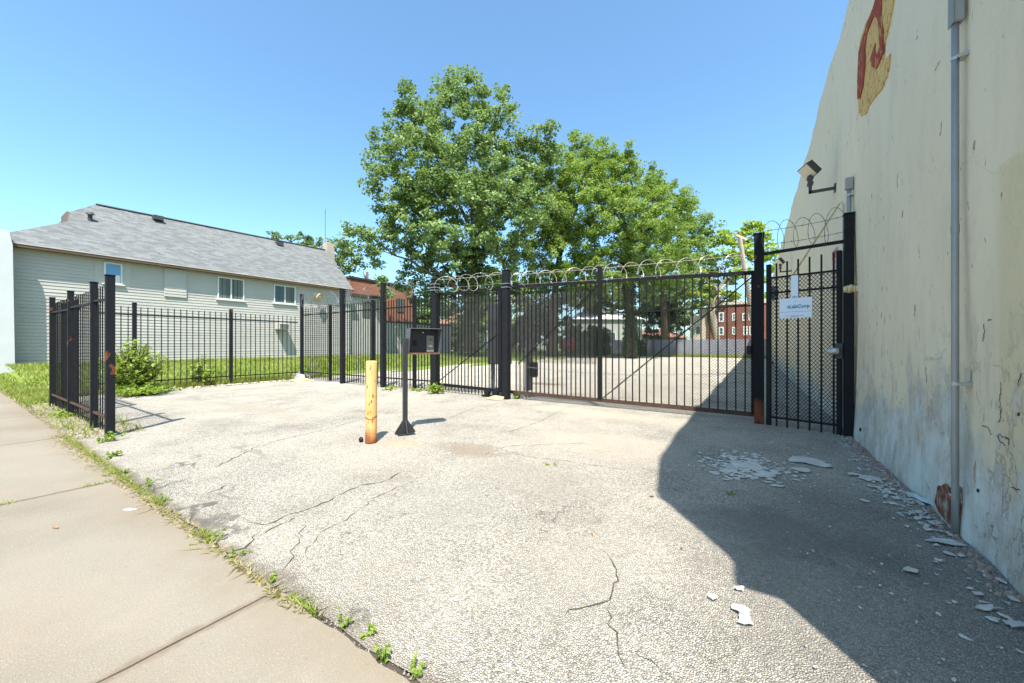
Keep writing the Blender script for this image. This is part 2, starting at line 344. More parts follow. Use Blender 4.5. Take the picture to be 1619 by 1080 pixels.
M['greyprint'] = simple('grey_print', (.16,.19,.22), .5, .03)
M['redprint'] = simple('red_print', (.5,.10,.08), .5, .1)
M['palesign'] = simple('faded_sign', (.62,.50,.47), .5, .1)
M['lampbody'] = simple('bronze_lamp_housing', (.045,.042,.036), .45, .2, spec=.5)
M['lamplens'] = simple('lamp_lens', (.62,.54,.40), .3, .1, 60, spec=.5)
M['stick'] = simple('yellowed_wood', (.52,.38,.16), .7, .2)
M['foam'] = simple('cured_foam', (.60,.48,.29), .8, .2, 12, bump=.6, bs=20)
M['knob'] = simple('dull_steel', (.45,.45,.43), .35, .1, spec=.6, metal=.5)
# house
M['siding'] = simple('grey_siding', (.405,.385,.345), .65, .07, 1.2)
M['trim'] = simple('white_trim', (.60,.60,.57), .5, .05)
M['gutter'] = simple('brown_gutter', (.11,.07,.045), .6, .2)
M['gutterpale'] = simple('pale_gutter_edge', (.50,.46,.38), .5, .1)
n = NT('window_glass'); v = n.co()
M['glass'] = n.fin(n.mix(n.noise(n.co((1,1.,.05)), 2.2, 2), (.02,.045,.05), (.09,.13,.13)), .12, .3)
n = NT('curtained_glass'); X = n.xyz()
cz = n.ramp(n.noise(n.co((0,14,.05)), 1.0, 2), [(.4, (.05,.06,.055)), (.5, (.16,.17,.15)), (.65, (.03,.045,.045))])
M['curtain'] = n.fin(cz, .2, .25)
M['skyglass'] = simple('blue_glass', (.06,.20,.36), .08, .1, spec=.8)
M['foundation'] = simple('pale_foundation', (.50,.46,.38), .9, .15, bump=.3)
n = NT('roof_shingles'); uv = n.co(uv=True)
b = n.n('TexBrick', {'Vector': uv, 'Color1': (.085,.09,.09), 'Color2': (.20,.205,.20), 'Mortar': (.12,.125,.125), 'Scale': 1.0, 'Mortar Size': .012, 'Brick Width': .34, 'Row Height': .15, 'Bias': -.15})
c = n.mix(.35, b.outputs[0], n.mix(n.noise(n.co((1,2.2,1), uv=True), 5.0, 6, .8), (.06,.065,.066), (.24,.243,.235)))
n.bump(b.outputs[1], -.5, .02); M['shingle'] = n.fin(c, .9, .2)
M['whitewash'] = simple('pale_blue_white_paint', (.50,.51,.50), .8, .06, 2, bump=.3, bs=8)
M['terracotta'] = simple('terracotta_coping', (.42,.12,.05), .8, .2)
M['chimney'] = brickmat('weathered_chimney', (.40,.33,.27), (.50,.44,.38), (.36,.33,.30))
M['tan'] = simple('tan_render', (.48,.40,.31), .9, .1)
M['greywall'] = simple('grey_block_wall', (.34,.34,.31), .9, .15)
M['vent'] = simple('dark_vent', (.05,.05,.05), .6)
M['fencegrey'] = simple('grey_boards', (.20,.21,.24), .8, .15, 3)
M['roofwhite'] = simple('pale_roof', (.66,.66,.66), .8, .08)
M['roofred'] = simple('red_roof', (.26,.12,.08), .9, .2, 3)
M['flake'] = simple('fallen_paint', (.46,.44,.39), .85, .22, 9, bump=.2)
M['flakeblue'] = simple('fallen_blue_paint', (.50,.60,.60), .8, .1, 14)
M['rubble'] = simple('crumbled_brick', (.30,.22,.17), .95, .4, 14, bump=.5)
M['grit'] = simple('grey_grit', (.27,.245,.20), .95, .35, 40)
M['cardboard'] = simple('cardboard', (.50,.34,.18), .85, .15)
M['paper'] = simple('litter_paper', (.75,.76,.76), .7, .08)
M['bagblue'] = simple('blue_white_plastic', (.45,.58,.68), .4, .2)
M['greycloth'] = simple('grey_bag', (.30,.30,.30), .7, .25)
M['leafdry'] = simple('dry_leaf', (.36,.16,.05), .8, .3)
M['bark'] = simple('tree_bark', (.10,.075,.05), .95, .35, 8, bump=.9, bs=14)
M['barkpale'] = simple('pale_bark', (.30,.25,.19), .95, .3, 8, bump=.6, bs=14)
M['poleWood'] = simple('weathered_pole', (.40,.33,.26), .9, .2, 4, bump=.4)
def leafmat(name, dark, light, trans=.3, rough=.5, spec=.35):
    n = NT(name); at_ = n.n('Attribute'); at_.attribute_name = 'tint'
    c = n.ramp(at_.outputs['Fac'], [(0, dark), (1, light)])
    n.fin(c, rough, spec)
    tr = n.n('BsdfTranslucent', {'Color': n.mix(.5, c, (light[0]*1.5, light[1]*1.4, light[2]*.7))})
    mx = n.n('MixShader', {0: trans, 1: n.b.outputs[0], 2: tr.outputs[0]})
    n.t.links.new(mx.outputs[0], n.out.inputs['Surface']); return n.m
M['leaf_cotton'] = leafmat('cottonwood_leaf', (.062,.125,.03), (.25,.35,.125), .32, .5, .3)
M['leaf_locust'] = leafmat('locust_leaf', (.085,.16,.022), (.25,.35,.075), .42)
M['leaf_lime'] = leafmat('lime_leaf', (.15,.25,.02), (.34,.44,.07), .42)
M['leaf_dark'] = leafmat('dark_leaf', (.035,.07,.015), (.09,.15,.035), .25)
M['leaf_far'] = leafmat('far_leaf', (.08,.15,.035), (.20,.27,.09), .3)
M['leaf_weed'] = leafmat('weed_leaf', (.12,.20,.02), (.32,.42,.07), .4)
M['grass'] = leafmat('grass_blade', (.12,.19,.02), (.36,.38,.10), .38)
M['drygrass'] = leafmat('dry_grass_blade', (.16,.15,.05), (.42,.34,.17), .3)
M['petal'] = leafmat('red_petal', (.45,.03,.03), (.65,.12,.10), .3)

# ---------------------------------------------------------------- leaf meshes (numpy)
def leafmesh(name, pts, size, tint, mat, parent=None, elong=1.5, up=.35, outward=None, loc=(0,0,0)):
    """one rhombic leaf per point"""
    N = len(pts); pts = np.asarray(pts, float)
    nr = rng.normal(size=(N,3)); nr /= np.linalg.norm(nr, axis=1)[:,None]
    nr[:,2] = np.abs(nr[:,2])+up
    if outward is not None: nr += outward*.5
    nr /= np.linalg.norm(nr, axis=1)[:,None]
    t = rng.normal(size=(N,3)); t -= nr*(t*nr).sum(1)[:,None]; t /= np.linalg.norm(t, axis=1)[:,None]
    b = np.cross(nr, t)
    s = (np.asarray(size)*rng.uniform(.65, 1.35, N))[:,None]
    fold = nr*s*.12
    V = np.stack([pts-t*s*.5*elong, pts+b*s*.5-fold, pts+t*s*.5*elong, pts-b*s*.5-fold], 1).reshape(-1,3)-np.asarray(loc)
    me = bpy.data.meshes.new(name)
    me.vertices.add(4*N); me.vertices.foreach_set('co', V.ravel())
    me.loops.add(4*N); me.loops.foreach_set('vertex_index', np.arange(4*N))
    me.polygons.add(N); me.polygons.foreach_set('loop_start', np.arange(N)*4)
    me.update(calc_edges=True)
    a = me.attributes.new('tint', 'FLOAT', 'FACE'); a.data.foreach_set('value', np.clip(tint, 0, 1).astype(np.float32))
    me.materials.append(mat)
    o = bpy.data.objects.new(name, me); col.objects.link(o)
    if parent: o.parent = parent; o.location = Vector(loc)-parent_world(parent)
    else: o.location = loc
    return o
def crown_points(lobes, density, clump_r, per_clump, shell=.55):
    P = []; T = []; O = []
    for (c, r, sq) in lobes:
        nc = max(4, int(density*(r**2)))
        d = rng.normal(size=(nc,3)); d /= np.linalg.norm(d, axis=1)[:,None]
        rad = r*(shell+(1.06-shell)*rng.random(nc)**.6)*(1+.10*rng.normal(size=nc))
        cc = np.array(c)+d*rad[:,None]*np.array([1,1,sq])
        ct = rng.normal(.5, .16, nc)
        k = rng.integers(int(per_clump*.6), int(per_clump*1.4)+1, nc)
        idx = np.repeat(np.arange(nc), k); N = len(idx)
        off = rng.normal(size=(N,3)); off /= np.linalg.norm(off, axis=1)[:,None]
        off *= (clump_r*rng.random(N)**.45)[:,None]*rng.uniform(.7,1.2,(nc,))[idx][:,None]; off[:,2] *= .7
        P.append(cc[idx]+off); T.append(ct[idx]+rng.normal(0, .2, N)); O.append(d[idx])
    return np.concatenate(P), np.concatenate(T), np.concatenate(O)
def tree(name, label, base, trunkpts, limbs, lobes, density, clump_r, per_clump, lsize, mat, bark='bark', tr=(.5,.3), cat='tree', group=None, elong=1.4, shell=.55, ivy=0):
    t = thing(name, base, label, cat, group)
    mb = MB(); n_ = len(trunkpts)
    def wob(p, q, k=5, amp=.25):
        p = Vector(p); q = Vector(q); out = []
        for i in range(k+1):
            f = i/k; o = p.lerp(q, f)
            if 0 < i < k: o += Vector([random.uniform(-amp, amp) for _ in range(3)])
            out.append(o)
        return out
    tp = [Vector(p) for p in trunkpts]
    mb.tube(tp, [tr[0]*1.35]+[tr[0]+(tr[1]-tr[0])*i/(n_-1) for i in range(1, n_)], 10)
    for (i, q, r0) in limbs:
        L = wob(tp[i], q, 6, .25); mb.tube(L, [r0*(1-.72*k/6) for k in range(7)], 7)
        for _ in range(5):
            k = random.randint(2, 5); e = L[k]+Vector((random.uniform(-2,2), random.uniform(-2,2), random.uniform(.3,2.2)))
            mb.tube(wob(L[k], e, 4, .15), [r0*.3*(1-.8*j/4) for j in range(5)], 5)
    mb.build('trunk', M[bark], t, smooth=True)
    P, T, O = crown_points(lobes, density, clump_r, per_clump, shell)
    keep = P[:,2] > .4; P, T, O = P[keep], T[keep], O[keep]
    leafmesh('crown', P, lsize, T, mat, t, elong, outward=O, loc=base)
    if ivy:
        N = ivy; k = rng.random(N)*(len(tp)-1.01); i = k.astype(int); f = (k-i)[:,None]
        A = np.array([tuple(p) for p in tp]); pp = A[i]*(1-f)+A[i+1]*f; d = rng.normal(size=(N,3)); d[:,2] *= .3
        d /= np.linalg.norm(d, axis=1)[:,None]; pp = pp+d*(tr[0]*rng.uniform(1.0, 1.7, N))[:,None]
        leafmesh('ivy', pp, .2, rng.normal(.45,.2,N), M['leaf_dark'], t, 1.2, loc=base)
    return t
def L_(px, py, rpx, dd, D, sq=1.0):
    p = at(px, py, D+dd); return (tuple(p), rpx/F*D, sq)

# ================================================================ GROUND
def sheet(name, x0, x1, y0, y1, z, mat, step=None):
    mb = MB()
    mb.add([(x0,y0,z),(x1,y0,z),(x1,y1,z),(x0,y1,z)], [(0,1,2,3)])
    return tag(mb.build(name, mat), kind='structure')
sheet('ground', -900, 900, -900, 1200, -.06, M['ground'])
sheet('road', -200, 200, -14, -3.6, -.05, M['road'])
mb = MB(); mb.box(-200, 200, -3.6, -3.45, -.2, .06); tag(mb.build('kerb', M['concrete']), kind='structure')
# lot: undulating asphalt sheet with cracks
mb = MB()
def az(x, y): return 0.0
EDGE = 1.07
xs = np.linspace(-15.35, 1.32, 60)
edge = [(x, EDGE+.02*math.sin(x*3.1)+random.uniform(-.022,.022)) for x in xs]
poly = [(x, y, 0) for x, y in edge]+[(1.32, 50, 0), (-13.0, 50, 0), (-17.6, 38, 0), (-17.6, 20, 0), (-16.2, 12.4, 0), (-15.6, 9.5, 0), (-15.35, 8, 0)]
mb.add(poly, [tuple(range(len(poly)))])
def crack(pts, wpx=1.0, m=1):
    W_ = [Vector((*G(*p), .004)) for p in pts]; out = []
    for a, b in zip(W_[:-1], W_[1:]):
        k = max(2, int((b-a).length/.045))
        for i in range(k):
            p = a.lerp(b, i/k)
            if out: p += Vector((random.uniform(-1,1), random.uniform(-1,1), 0))*.018
            out.append(p)
    out.append(W_[-1]); L = []; Rr = []
    for i, p in enumerate(out):
        t = (out[min(i+1, len(out)-1)]-out[max(i-1, 0)]).normalized(); nn = Vector((-t.y, t.x, 0))
        wd = wpx*random.uniform(.15, 1.3)*.0062*(1 if 1 < i < len(out)-2 else .2)
        L.append(p+nn*wd); Rr.append(p-nn*wd)
    b = len(mb.v); mb.v += [tuple(p) for p in L+Rr]; N = len(L)
    for i in range(N-1): mb.f.append((b+i, b+N+i, b+N+i+1, b+i+1)); mb.mi.append(m)
for pts, wd in [([(379,822),(418,832),(449,817),(486,807),(516,794),(534,783),(571,768),(604,762),(640,745)], 1.1), ([(417,833),(383,867),(350,880)], 1.2),
        ([(400,850),(424,840),(477,813)], .8), ([(483,825),(467,864),(461,880),(443,907)], .6), ([(477,884),(494,860),(508,840),(539,827),(587,791),(620,774),(661,758)], .5),
        ([(947,868),(965,884),(975,909),(971,941),(965,952),(933,960),(904,968),(880,978)], .75), ([(965,952),(965,986),(975,1019),(988,1052),(1000,1078)], .6), ([(975,1019),(1034,1043),(1071,1078)], .45),
        ([(408,707),(437,697),(481,687),(530,675),(600,655)], .9), ([(315,786),(366,765)], 1.3), ([(341,739),(409,705)], 1.3), ([(640,675),(713,660),(755,643),(860,628)], .9),
        ([(797,686),(850,668),(905,640)], .7), ([(930,700),(800,706),(760,720)], .6), ([(1000,745),(900,730),(830,722),(760,700)], .5), ([(180,790),(240,775),(300,756)], .7)]:
    crack(pts, wd)
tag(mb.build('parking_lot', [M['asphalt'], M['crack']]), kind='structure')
# sidewalk slabs with open joints
mb = MB(); jx = [-44, -37.5, -31.1, -24.7, -21.5, -18.3, -15.1, -11.9, -8.70, -5.47, -2.26, .94, 4.1, 7.3, 12]
jl = {}
def jline(x):
    if x not in jl: jl[x] = [(x+random.uniform(-.003,.003), -2.4+(EDGE+2.39)*i/40) for i in range(41)]
    return jl[x]
for a, b in zip(jx[:-1], jx[1:]):
    k = 40; A_ = [(x+.004+random.uniform(0,.005), y, .012) for x, y in jline(a)]; B_ = [(x-.004-random.uniform(0,.005), y, .012) for x, y in jline(b)]
    top = [(a+.02+(b-a-.04)*i/k, EDGE-.008+random.uniform(-.014,.004), .012) for i in range(k+1)]
    pl = A_[::-1]+B_+top[::-1]
    mb.prism([(p[0], p[1], -.09) for p in pl], (0,0,.102))
tag(mb.build('sidewalk', M['concrete']), kind='structure')
sheet('dirt_verge', -44, -8.0, EDGE-.03, 1.95, -.004, M['dirt'])
sheet('joint_soil', -44, 12, -2.4, EDGE+.03, -.008, M['crack'])
# lawn (rising slightly towards the house)
mb = MB(); gx = np.linspace(-27, -15.35, 24); gy = np.linspace(1.25, 60, 60)
def lz(x, y):
    f = min(1, max(0, (-16.6-x)/8)); f = f*f*(3-2*f)
    if x < -15.6 and y < 1.6: return .5*f*max(0, (y-1.25)/.9)*1
    return .5*f+.02*math.sin(x*2+y)
def lx(x, y):
    if y > 8 and x > -16.5: return x
    return x
V = [(x, y, lz(x, y)-.006 if x > -15.5 else lz(x, y)) for y in gy for x in gx]
nx = len(gx)
mb.add(V, [(j*nx+i, j*nx+i+1, (j+1)*nx+i+1, (j+1)*nx+i) for j in range(len(gy)-1) for i in range(nx-1)])
mb.add([(-60,1.25,.02),(-27,1.25,.02),(-27,60,.5),(-60,60,.5)], [(0,1,2,3)])
tag(mb.build('lawn', M['lawn'], smooth=True), kind='structure')
# gravel strip beyond the back of the lot and left of the gate
sheet('back_lawn', -60, 3, 50, 66, .0, M['lawn'])
sheet('side_lawn', -60, -13.0, 38.5, 50, -.02, M['lawn'])

def blades(name, pts, h, tint, mat, wd=.012, lean=.35):
    N = len(pts); pts = np.asarray(pts, float); a = rng.random(N)*2*math.pi
    d = np.stack([np.cos(a), np.sin(a), np.zeros(N)], 1); hh = (h*rng.uniform(.5,1.3,N))[:,None]
    l = rng.normal(0, lean, (N,2)); tip = pts+np.concatenate([l, np.ones((N,1))], 1)*hh
    V = np.stack([pts-d*wd, pts+d*wd, tip], 1).reshape(-1,3)
    me = bpy.data.meshes.new(name); me.vertices.add(3*N); me.vertices.foreach_set('co', V.ravel())
    me.loops.add(3*N); me.loops.foreach_set('vertex_index', np.arange(3*N)); me.polygons.add(N); me.polygons.foreach_set('loop_start', np.arange(N)*3)
    me.update(calc_edges=True); at_ = me.attributes.new('tint', 'FLOAT', 'FACE'); at_.data.foreach_set('value', np.clip(tint,0,1).astype(np.float32))
    me.materials.append(mat); o = bpy.data.objects.new(name, me); col.objects.link(o); return o
def patchy(P, s=1.0): return .5+.28*np.sin(P[:,0]*1.3*s+1.5*np.sin(P[:,1]*.7*s))*np.cos(P[:,1]*.9*s)+rng.normal(0,.17,len(P))
N = 60000; P = np.stack([rng.uniform(-26.9,-15.45,N), rng.uniform(1.3,40,N), np.zeros(N)], 1); P = P[(P[:,0] < -17.5) | (P[:,1] < 9.5)]
P[:,2] = [lz(x,y) for x, y in P[:,:2]]
tag(blades('lawn_grass', P, .13, patchy(P), M['grass'], .022), 'green grass of the open lawn in front of the grey sided house', 'grass', kind='stuff')
N = 9000; P = np.stack([rng.uniform(-15.9,-15.25,N), rng.uniform(1.9,7.9,N), np.zeros(N)], 1)
tag(blades('fence_grass', P, .2, patchy(P, 2), M['grass'], .015), 'taller rough grass growing along the foot of the side iron fence', 'grass', kind='stuff')
N = 16000; P = np.stack([rng.uniform(-30,-8.4,N), 1.08+rng.random(N)**.7*.8, np.zeros(N)], 1); 
dens = .5+.5*np.sin(P[:,0]*2.1)*np.sin(P[:,0]*.83+1); keep = (rng.random(N) < np.where(P[:,0] < -14.2, 1, np.clip(dens*.22*np.where(P[:,1]<1.35,1,.4),0,1))); P = P[keep]
tag(blades('verge_grass', P, .14, patchy(P, 2), M['grass'], .012, .5), 'patchy grass on the dirt verge beside the left sidewalk', 'grass', kind='stuff')
N = 5200; P = np.stack([rng.uniform(-15,-8.3,N), rng.uniform(1.06,1.9,N), np.zeros(N)+.0], 1)
N2 = 1700; xx = -2-7*rng.random(N2); P2 = np.stack([xx, EDGE-.03+rng.normal(0,.04,N2)*np.clip((-xx-1)/5,.3,1.6), np.zeros(N2)+.012], 1); P = np.concatenate([P, P2])
tag(blades('dry_litter', P, .022, rng.random(len(P)), M['drygrass'], .007, 1.8), 'dry straw and leaf litter on the dirt under the left fence', 'litter', kind='stuff')
N = 3500; xx = -.8-8*rng.random(N)**.9; P = np.stack([xx, EDGE-.005+rng.normal(0,.018,N), np.zeros(N)+.005], 1)
gap = np.sin(xx*5.3)+.6*np.sin(xx*12.7+1) > .7; P = P[gap | ((xx < -4.6) & (rng.random(N) < .5))]
Nj = 260; yj = rng.uniform(-.6,1.05,Nj); Pj = np.stack([-5.47+rng.normal(0,.008,Nj), yj, np.zeros(Nj)+.008], 1); Pj = Pj[np.sin(yj*9)+.5*np.sin(yj*23) > .1]; P = np.concatenate([P, Pj])
tag(blades('seam_grass', P, .04, rng.random(len(P))*.9, M['grass'], .006, .9), 'thin grass sprouting in the seam between sidewalk and asphalt', 'grass', kind='stuff')

# ================================================================ WAREHOUSE
wh = thing('warehouse', (1.3, 1.0, 0), 'tall cream stucco warehouse with stained and peeling side wall on the right', 'building')
prof = [(1.0,0),(1.02,2.8),(.97,3.55),(.68,4.22),(.71,4.28),(.90,4.30),(.93,4.45),(.93,5.8),(.90,6.2),(1.2,6.37),(1.88,6.80),(3.2,6.88),(5.45,6.96),(7.9,6.93),(9.9,6.98),(12.46,6.97),(12.52,6.84),(16.4,6.90),(18.4,6.90),(22,6.86),(29,6.78),(46,6.75)]
def ztop(y):
    pts = [(1.0,6.25)]+prof[9:]
    for (a, za), (b, zb) in zip(pts[:-1], pts[1:]):
        if a <= y <= b: return za+(zb-za)*(y-a)/(b-a)
    return pts[-1][1]
ys = list(np.arange(1.0, 10, .12))+list(np.arange(10, 46.2, .3)); nz = 46
def wx(y, z):
    b = 1.30+.012*math.sin(y*1.7+z*.8)+.008*math.sin(y*4.1-z*2.3)
    if z < .6: b -= .03*(1-z/.6)+.012*math.sin(y*6.3)*(1-z/.6)
    return b
mb = MB(); V = []
for y in ys:
    zt = ztop(y)+random.uniform(-.004,.004)
    for k in range(nz+1):
        z = zt*(k/nz)**1.25; V.append((wx(y, z) if k else wx(y, 0), y, z if k else -.05))
nr = nz+1
mb.add(V, [(i*nr+k, i*nr+k+1, (i+1)*nr+k+1, (i+1)*nr+k) for i in range(len(ys)-1) for k in range(nz)])
wallmb = mb
mb = MB(); mb.prism([(1.33, y, z-.015 if z > 1 else -.05) for y, z in prof]+[(1.33, 46, -.05)], (12,0,0)); mb.build('building_shell', M['stucco'], wh)
# parapet flashing
mb = MB()
# peeled paint patch high on the wall
def wp(pts, off):
    r = []
    for (x, y) in pts:
        px, py = 1220+x*.3056, y*.3056; yy, zz = W(px, py, 1.3); r.append(Vector((wx(yy, zz)-off, yy, zz)))
    return r
def fan(mb, P, m=0):
    mb.add(P, [tuple(range(len(P)))], m)
def thick(mb, P, t=.006):
    mb.prism(P, (t,0,0))
outl = [(575,-90),(545,0),(520,50),(488,130),(468,215),(460,330),(457,480),(458,585),(468,601),(488,592),(512,538),(560,468),(590,400),(603,330),(607,282),(588,300),(568,312),(575,240),(598,150),(622,60),(634,0),(650,-90)]
def jag(P, k=3, a=.012):
    out = []
    for p, q in zip(P, P[1:]+P[:1]):
        for i in range(k):
            v_ = p.lerp(q, i/k)
            if i: v_ += Vector((0, random.uniform(-a,a), random.uniform(-a,a)*2))
            out.append(v_)
    return out
thick(mb, jag(wp(outl, .016)), .03); o = mb.build('peeled_patch', M['peel_yellow'], wh); tag(o, 'old yellow and red paint showing where the cream coat fell away')
mb = MB()
for pl in [[(550,-20),(532,40),(507,105),(484,190),(468,262),(463,400),(460,510),(472,505),(488,440),(496,330),(494,245),(503,170),(535,85),(572,78),(580,-20)],
           [(548,70),(572,66),(580,160),(576,270),(562,320),(543,358),(525,345),(520,300),(534,240),(541,222),(540,268),(552,280),(560,240),(560,150)]]:
    thick(mb, jag(wp(pl, .030), 2, .008), .02)
mb.build('painted_letter', M['peel_red'], wh)
# broken stucco with brick showing
mb = MB()
def wall_px(pts, off):
    r = []
    for x, y in pts:
        yy, zz = W(x, y, 1.3); r.append(Vector((wx(yy, zz)-off, yy, max(zz, .01))))
    return r
thick(mb, jag(wall_px([(1488,768),(1498,766),(1508,772),(1516,765),(1524,772),(1527,800),(1528,846),(1500,818),(1483,795),(1486,780)], .008), 2, .01)); mb.build('exposed_brick', M['brickhole'], wh)
mb = wallmb; nwall = len(mb.f)
for (x, y, r_) in [(1545,775,2),(1612,655,2.5),(1365,680,2)]:
    a = [(x+r_*math.cos(t)*random.uniform(.3,1), y+r_*2*math.sin(t)*random.uniform(.5,1)) for t in np.linspace(0, 6.28, 9)[:-1]]
    thick(mb, wall_px(a, .005), .003)
def wcrack(pts, wd=.002):
    P = []
    Q = wall_px(pts, .004)
    for a, b in zip(Q[:-1], Q[1:]):
        for i in range(5): P.append(a.lerp(b, i/5)+Vector((0, random.uniform(-.008,.008), random.uniform(-.008,.008))))
    P.append(Q[-1])
    for a, b in zip(P[:-1], P[1:]): mb.bar(a, b, wd*random.uniform(.3,1.2), .004)
for pts in [[(1573,687),(1577,696),(1587,705)],[(1575,686),(1587,692),(1594,695),(1593,703)],[(1547,673),(1557,677),(1563,687)],[(1581,645),(1579,660),(1575,668)],[(1553,512),(1553,530),(1549,540)],[(1581,605),(1580,625),(1578,645)],
        [(1465,580),(1466,605)],[(1450,480),(1449,500)],[(1598,770),(1614,776)],[(1490,95),(1483,110)],[(1455,55),(1453,62)],[(1419,285),(1421,296)],[(1559,508),(1566,505)], [(1618,590),(1612,610)], [(1500,560),(1502,600)]]:
    wcrack(pts)
for i in range(nwall, len(mb.f)): mb.mi[i] = 1
mb.build('side_wall', [M['stucco'], M['crack']], wh, smooth=True)

# ================================================================ CONDUITS, LAMPS AND SMALL WALL THINGS
def pipe(name, y, z0, z1, r, label, cat, boxed=None, x=None):
    x = x or 1.3-r-.035
    t = thing(name, (x, y, z0), label, cat)
    mb = MB(); mb.tube([(x,y,z0),(x,y,z0+.3),(x,y,(z0+z1)/2),(x,y,z1)], r, 14); o = mb.build('pipe', M['pipe'], t, smooth=True)
    mb = MB(); mb.tube([(x,y,z0+(z1-z0)*.60-.03),(x,y,z0+(z1-z0)*.60+.03)], r*1.13, 14); mb.build('coupling', M['pipe'], t)
    for zz in [z0+(z1-z0)*f for f in (.30, .93)]:
        mb = MB(); mb.tube([(x,y,zz-.012),(x,y,zz+.012)], r*1.16, 14); mb.box(x, 1.34, y-r*1.9, y+r*1.9, zz-.012, zz+.012); mb.build('strap', M['knob'], t)
    return t
cy = 4.06; t = pipe('downpipe', cy, -.02, 3.76, .020, 'thick grey metal conduit pipe running up the cream wall into a grey box', 'conduit')
mb = MB(); mb.box(1.225, 1.285, cy-.035, cy+.035, 3.75, 4.05); bevel(mb.build('junction_box', M['pipe'], t), .006)
mb = MB(); mb.box(1.220, 1.227, cy-.04, cy+.04, 3.745, 4.06); mb.build('cover', M['pipe'], t)
t = pipe('conduit', 7.62, 2.0, 3.82, .028, 'thin grey conduit with elbow fitting above the wall gate post', 'conduit', x=1.24)
mb = MB(); mb.box(1.195, 1.285, 7.58, 7.66, 3.78, 3.96); bevel(mb.build('elbow_box', M['pipe'], t), .006)
mb = MB(); mb.box(1.20, 1.33, 7.60, 7.66, 3.90, 3.955); mb.build('elbow', M['pipe'], t)
t = thing('cable_conduit', (1.27, 8.2, .2), 'slim pale conduit rising on the wall behind the walk gate', 'conduit')
mb = MB(); mb.tube([(1.255,8.15,.2),(1.255,8.15,3.72),(1.23,8.15,3.76)], .014, 8); mb.build('pipe', M['gutterpale'], t)
def wall_lamp(loc, label):
    t = thing('wall_lamp', loc, label, 'wall lamp', 'floodlights on the warehouse wall')
    x, y, z = loc
    mb = MB(); mb.box(x-.005, x+.03, y-.05, y+.05, z-.08, z+.08); bevel(mb.build('wall_plate', M['lampbody'], t))
    mb = MB(); mb.bar((x,y,z),(x-.38,y,z), .05); mb.bar((x-.36,y,z-.025),(x-.36,y,z+.28), .05); bevel(mb.build('arm', M['lampbody'], t))
    mb = MB(); mb.tube([(x-.36,y-.05,z+.27),(x-.36,y+.05,z+.27)], .055, 12); mb.tube([(x-.36,y-.05,z+.16),(x-.36,y+.05,z+.16)], .05, 12); mb.build('knuckle', M['lampbody'], t)
    # head: shallow tapered housing tilted out and down
    h = MB(); T = Matrix.Translation((x-.39, y-.04, z+.40)) @ Matrix.Rotation(R(-70), 4, 'Z') @ Matrix.Rotation(R(-50), 4, 'X')
    a, b = .20, .145
    pts = [(-a,-b,-.02),(a*.8,-b,-.02),(a*.8,b,-.02),(-a,b,-.02),(-a*.93,-b*.93,.05),(a*.72,-b*.9,.10),(a*.72,b*.9,.10),(-a*.93,b*.93,.05)]
    h.add([T @ Vector(p) for p in pts], [(0,3,2,1),(4,5,6,7),(0,1,5,4),(1,2,6,5),(2,3,7,6),(3,0,4,7)]); bevel(h.build('housing', M['lampbody'], t), .008)
    h = MB(); pts = [(-a*.9,-b*.88,-.026),(a*.7,-b*.88,-.026),(a*.7,b*.88,-.026),(-a*.9,b*.88,-.026)]
    h.prism([T @ Vector(p) for p in pts], T.to_3x3() @ Vector((0,0,.005))); h.build('lens', M['lamplens'], t)
    return t
wl = wall_lamp((1.29, 9.2, 4.35), 'bronze floodlight on a wall arm near the top of the wall, above the walk gate')
w2 = copy_tree(wl); w2.location = (1.29, 18.6, 4.35); w2['label'] = 'farther floodlight seen just under the top bar of the walk gate'
mb = MB(); mb.bar((1.22, 8.22, 3.76), (.55, 8.14, 2.55), .022); tag(mb.build('wooden_pole', M['stick'], loc=(.55,8.14,2.55)), 'thin yellowish stick leaning diagonally across the wall above the walk gate', 'pole')
# cured foam lump
mb = MB()
cx, cy_, cz = 1.235, 7.5, 2.24
for k in range(5):
    mb.tube([(cx-.07+.03*k, cy_+random.uniform(-.02,.02), cz+random.uniform(-.01,.01)), (cx-.03+.03*k, cy_, cz)], [.045+.012*k*(k<3), .055], 9)
tag(mb.build('foam_lump', M['foam'], smooth=True, loc=(cx,cy_,cz)), 'lump of tan cured foam stuck between the black post and the wall', 'foam')
# small red and white notice on the wall
t = thing('notice', (1.28, 9.0, 2.9), 'narrow faded red and white notice mounted on the wall behind the walk gate', 'sign')
y0, z0 = 8.82, 2.72
mb = MB(); mb.box(1.262, 1.272, y0, y0+.42, 2.42, 3.16); mb.build('plate', M['palesign'], t)
mb = MB(); mb.box(1.258, 1.263, y0+.02, y0+.40, 2.98, 3.13)
for z in (2.50, 2.60, 2.70, 2.80, 2.90): mb.box(1.258, 1.263, y0+.05, y0+.37, z, z+.025)
mb.build('print', M['redprint'], t)

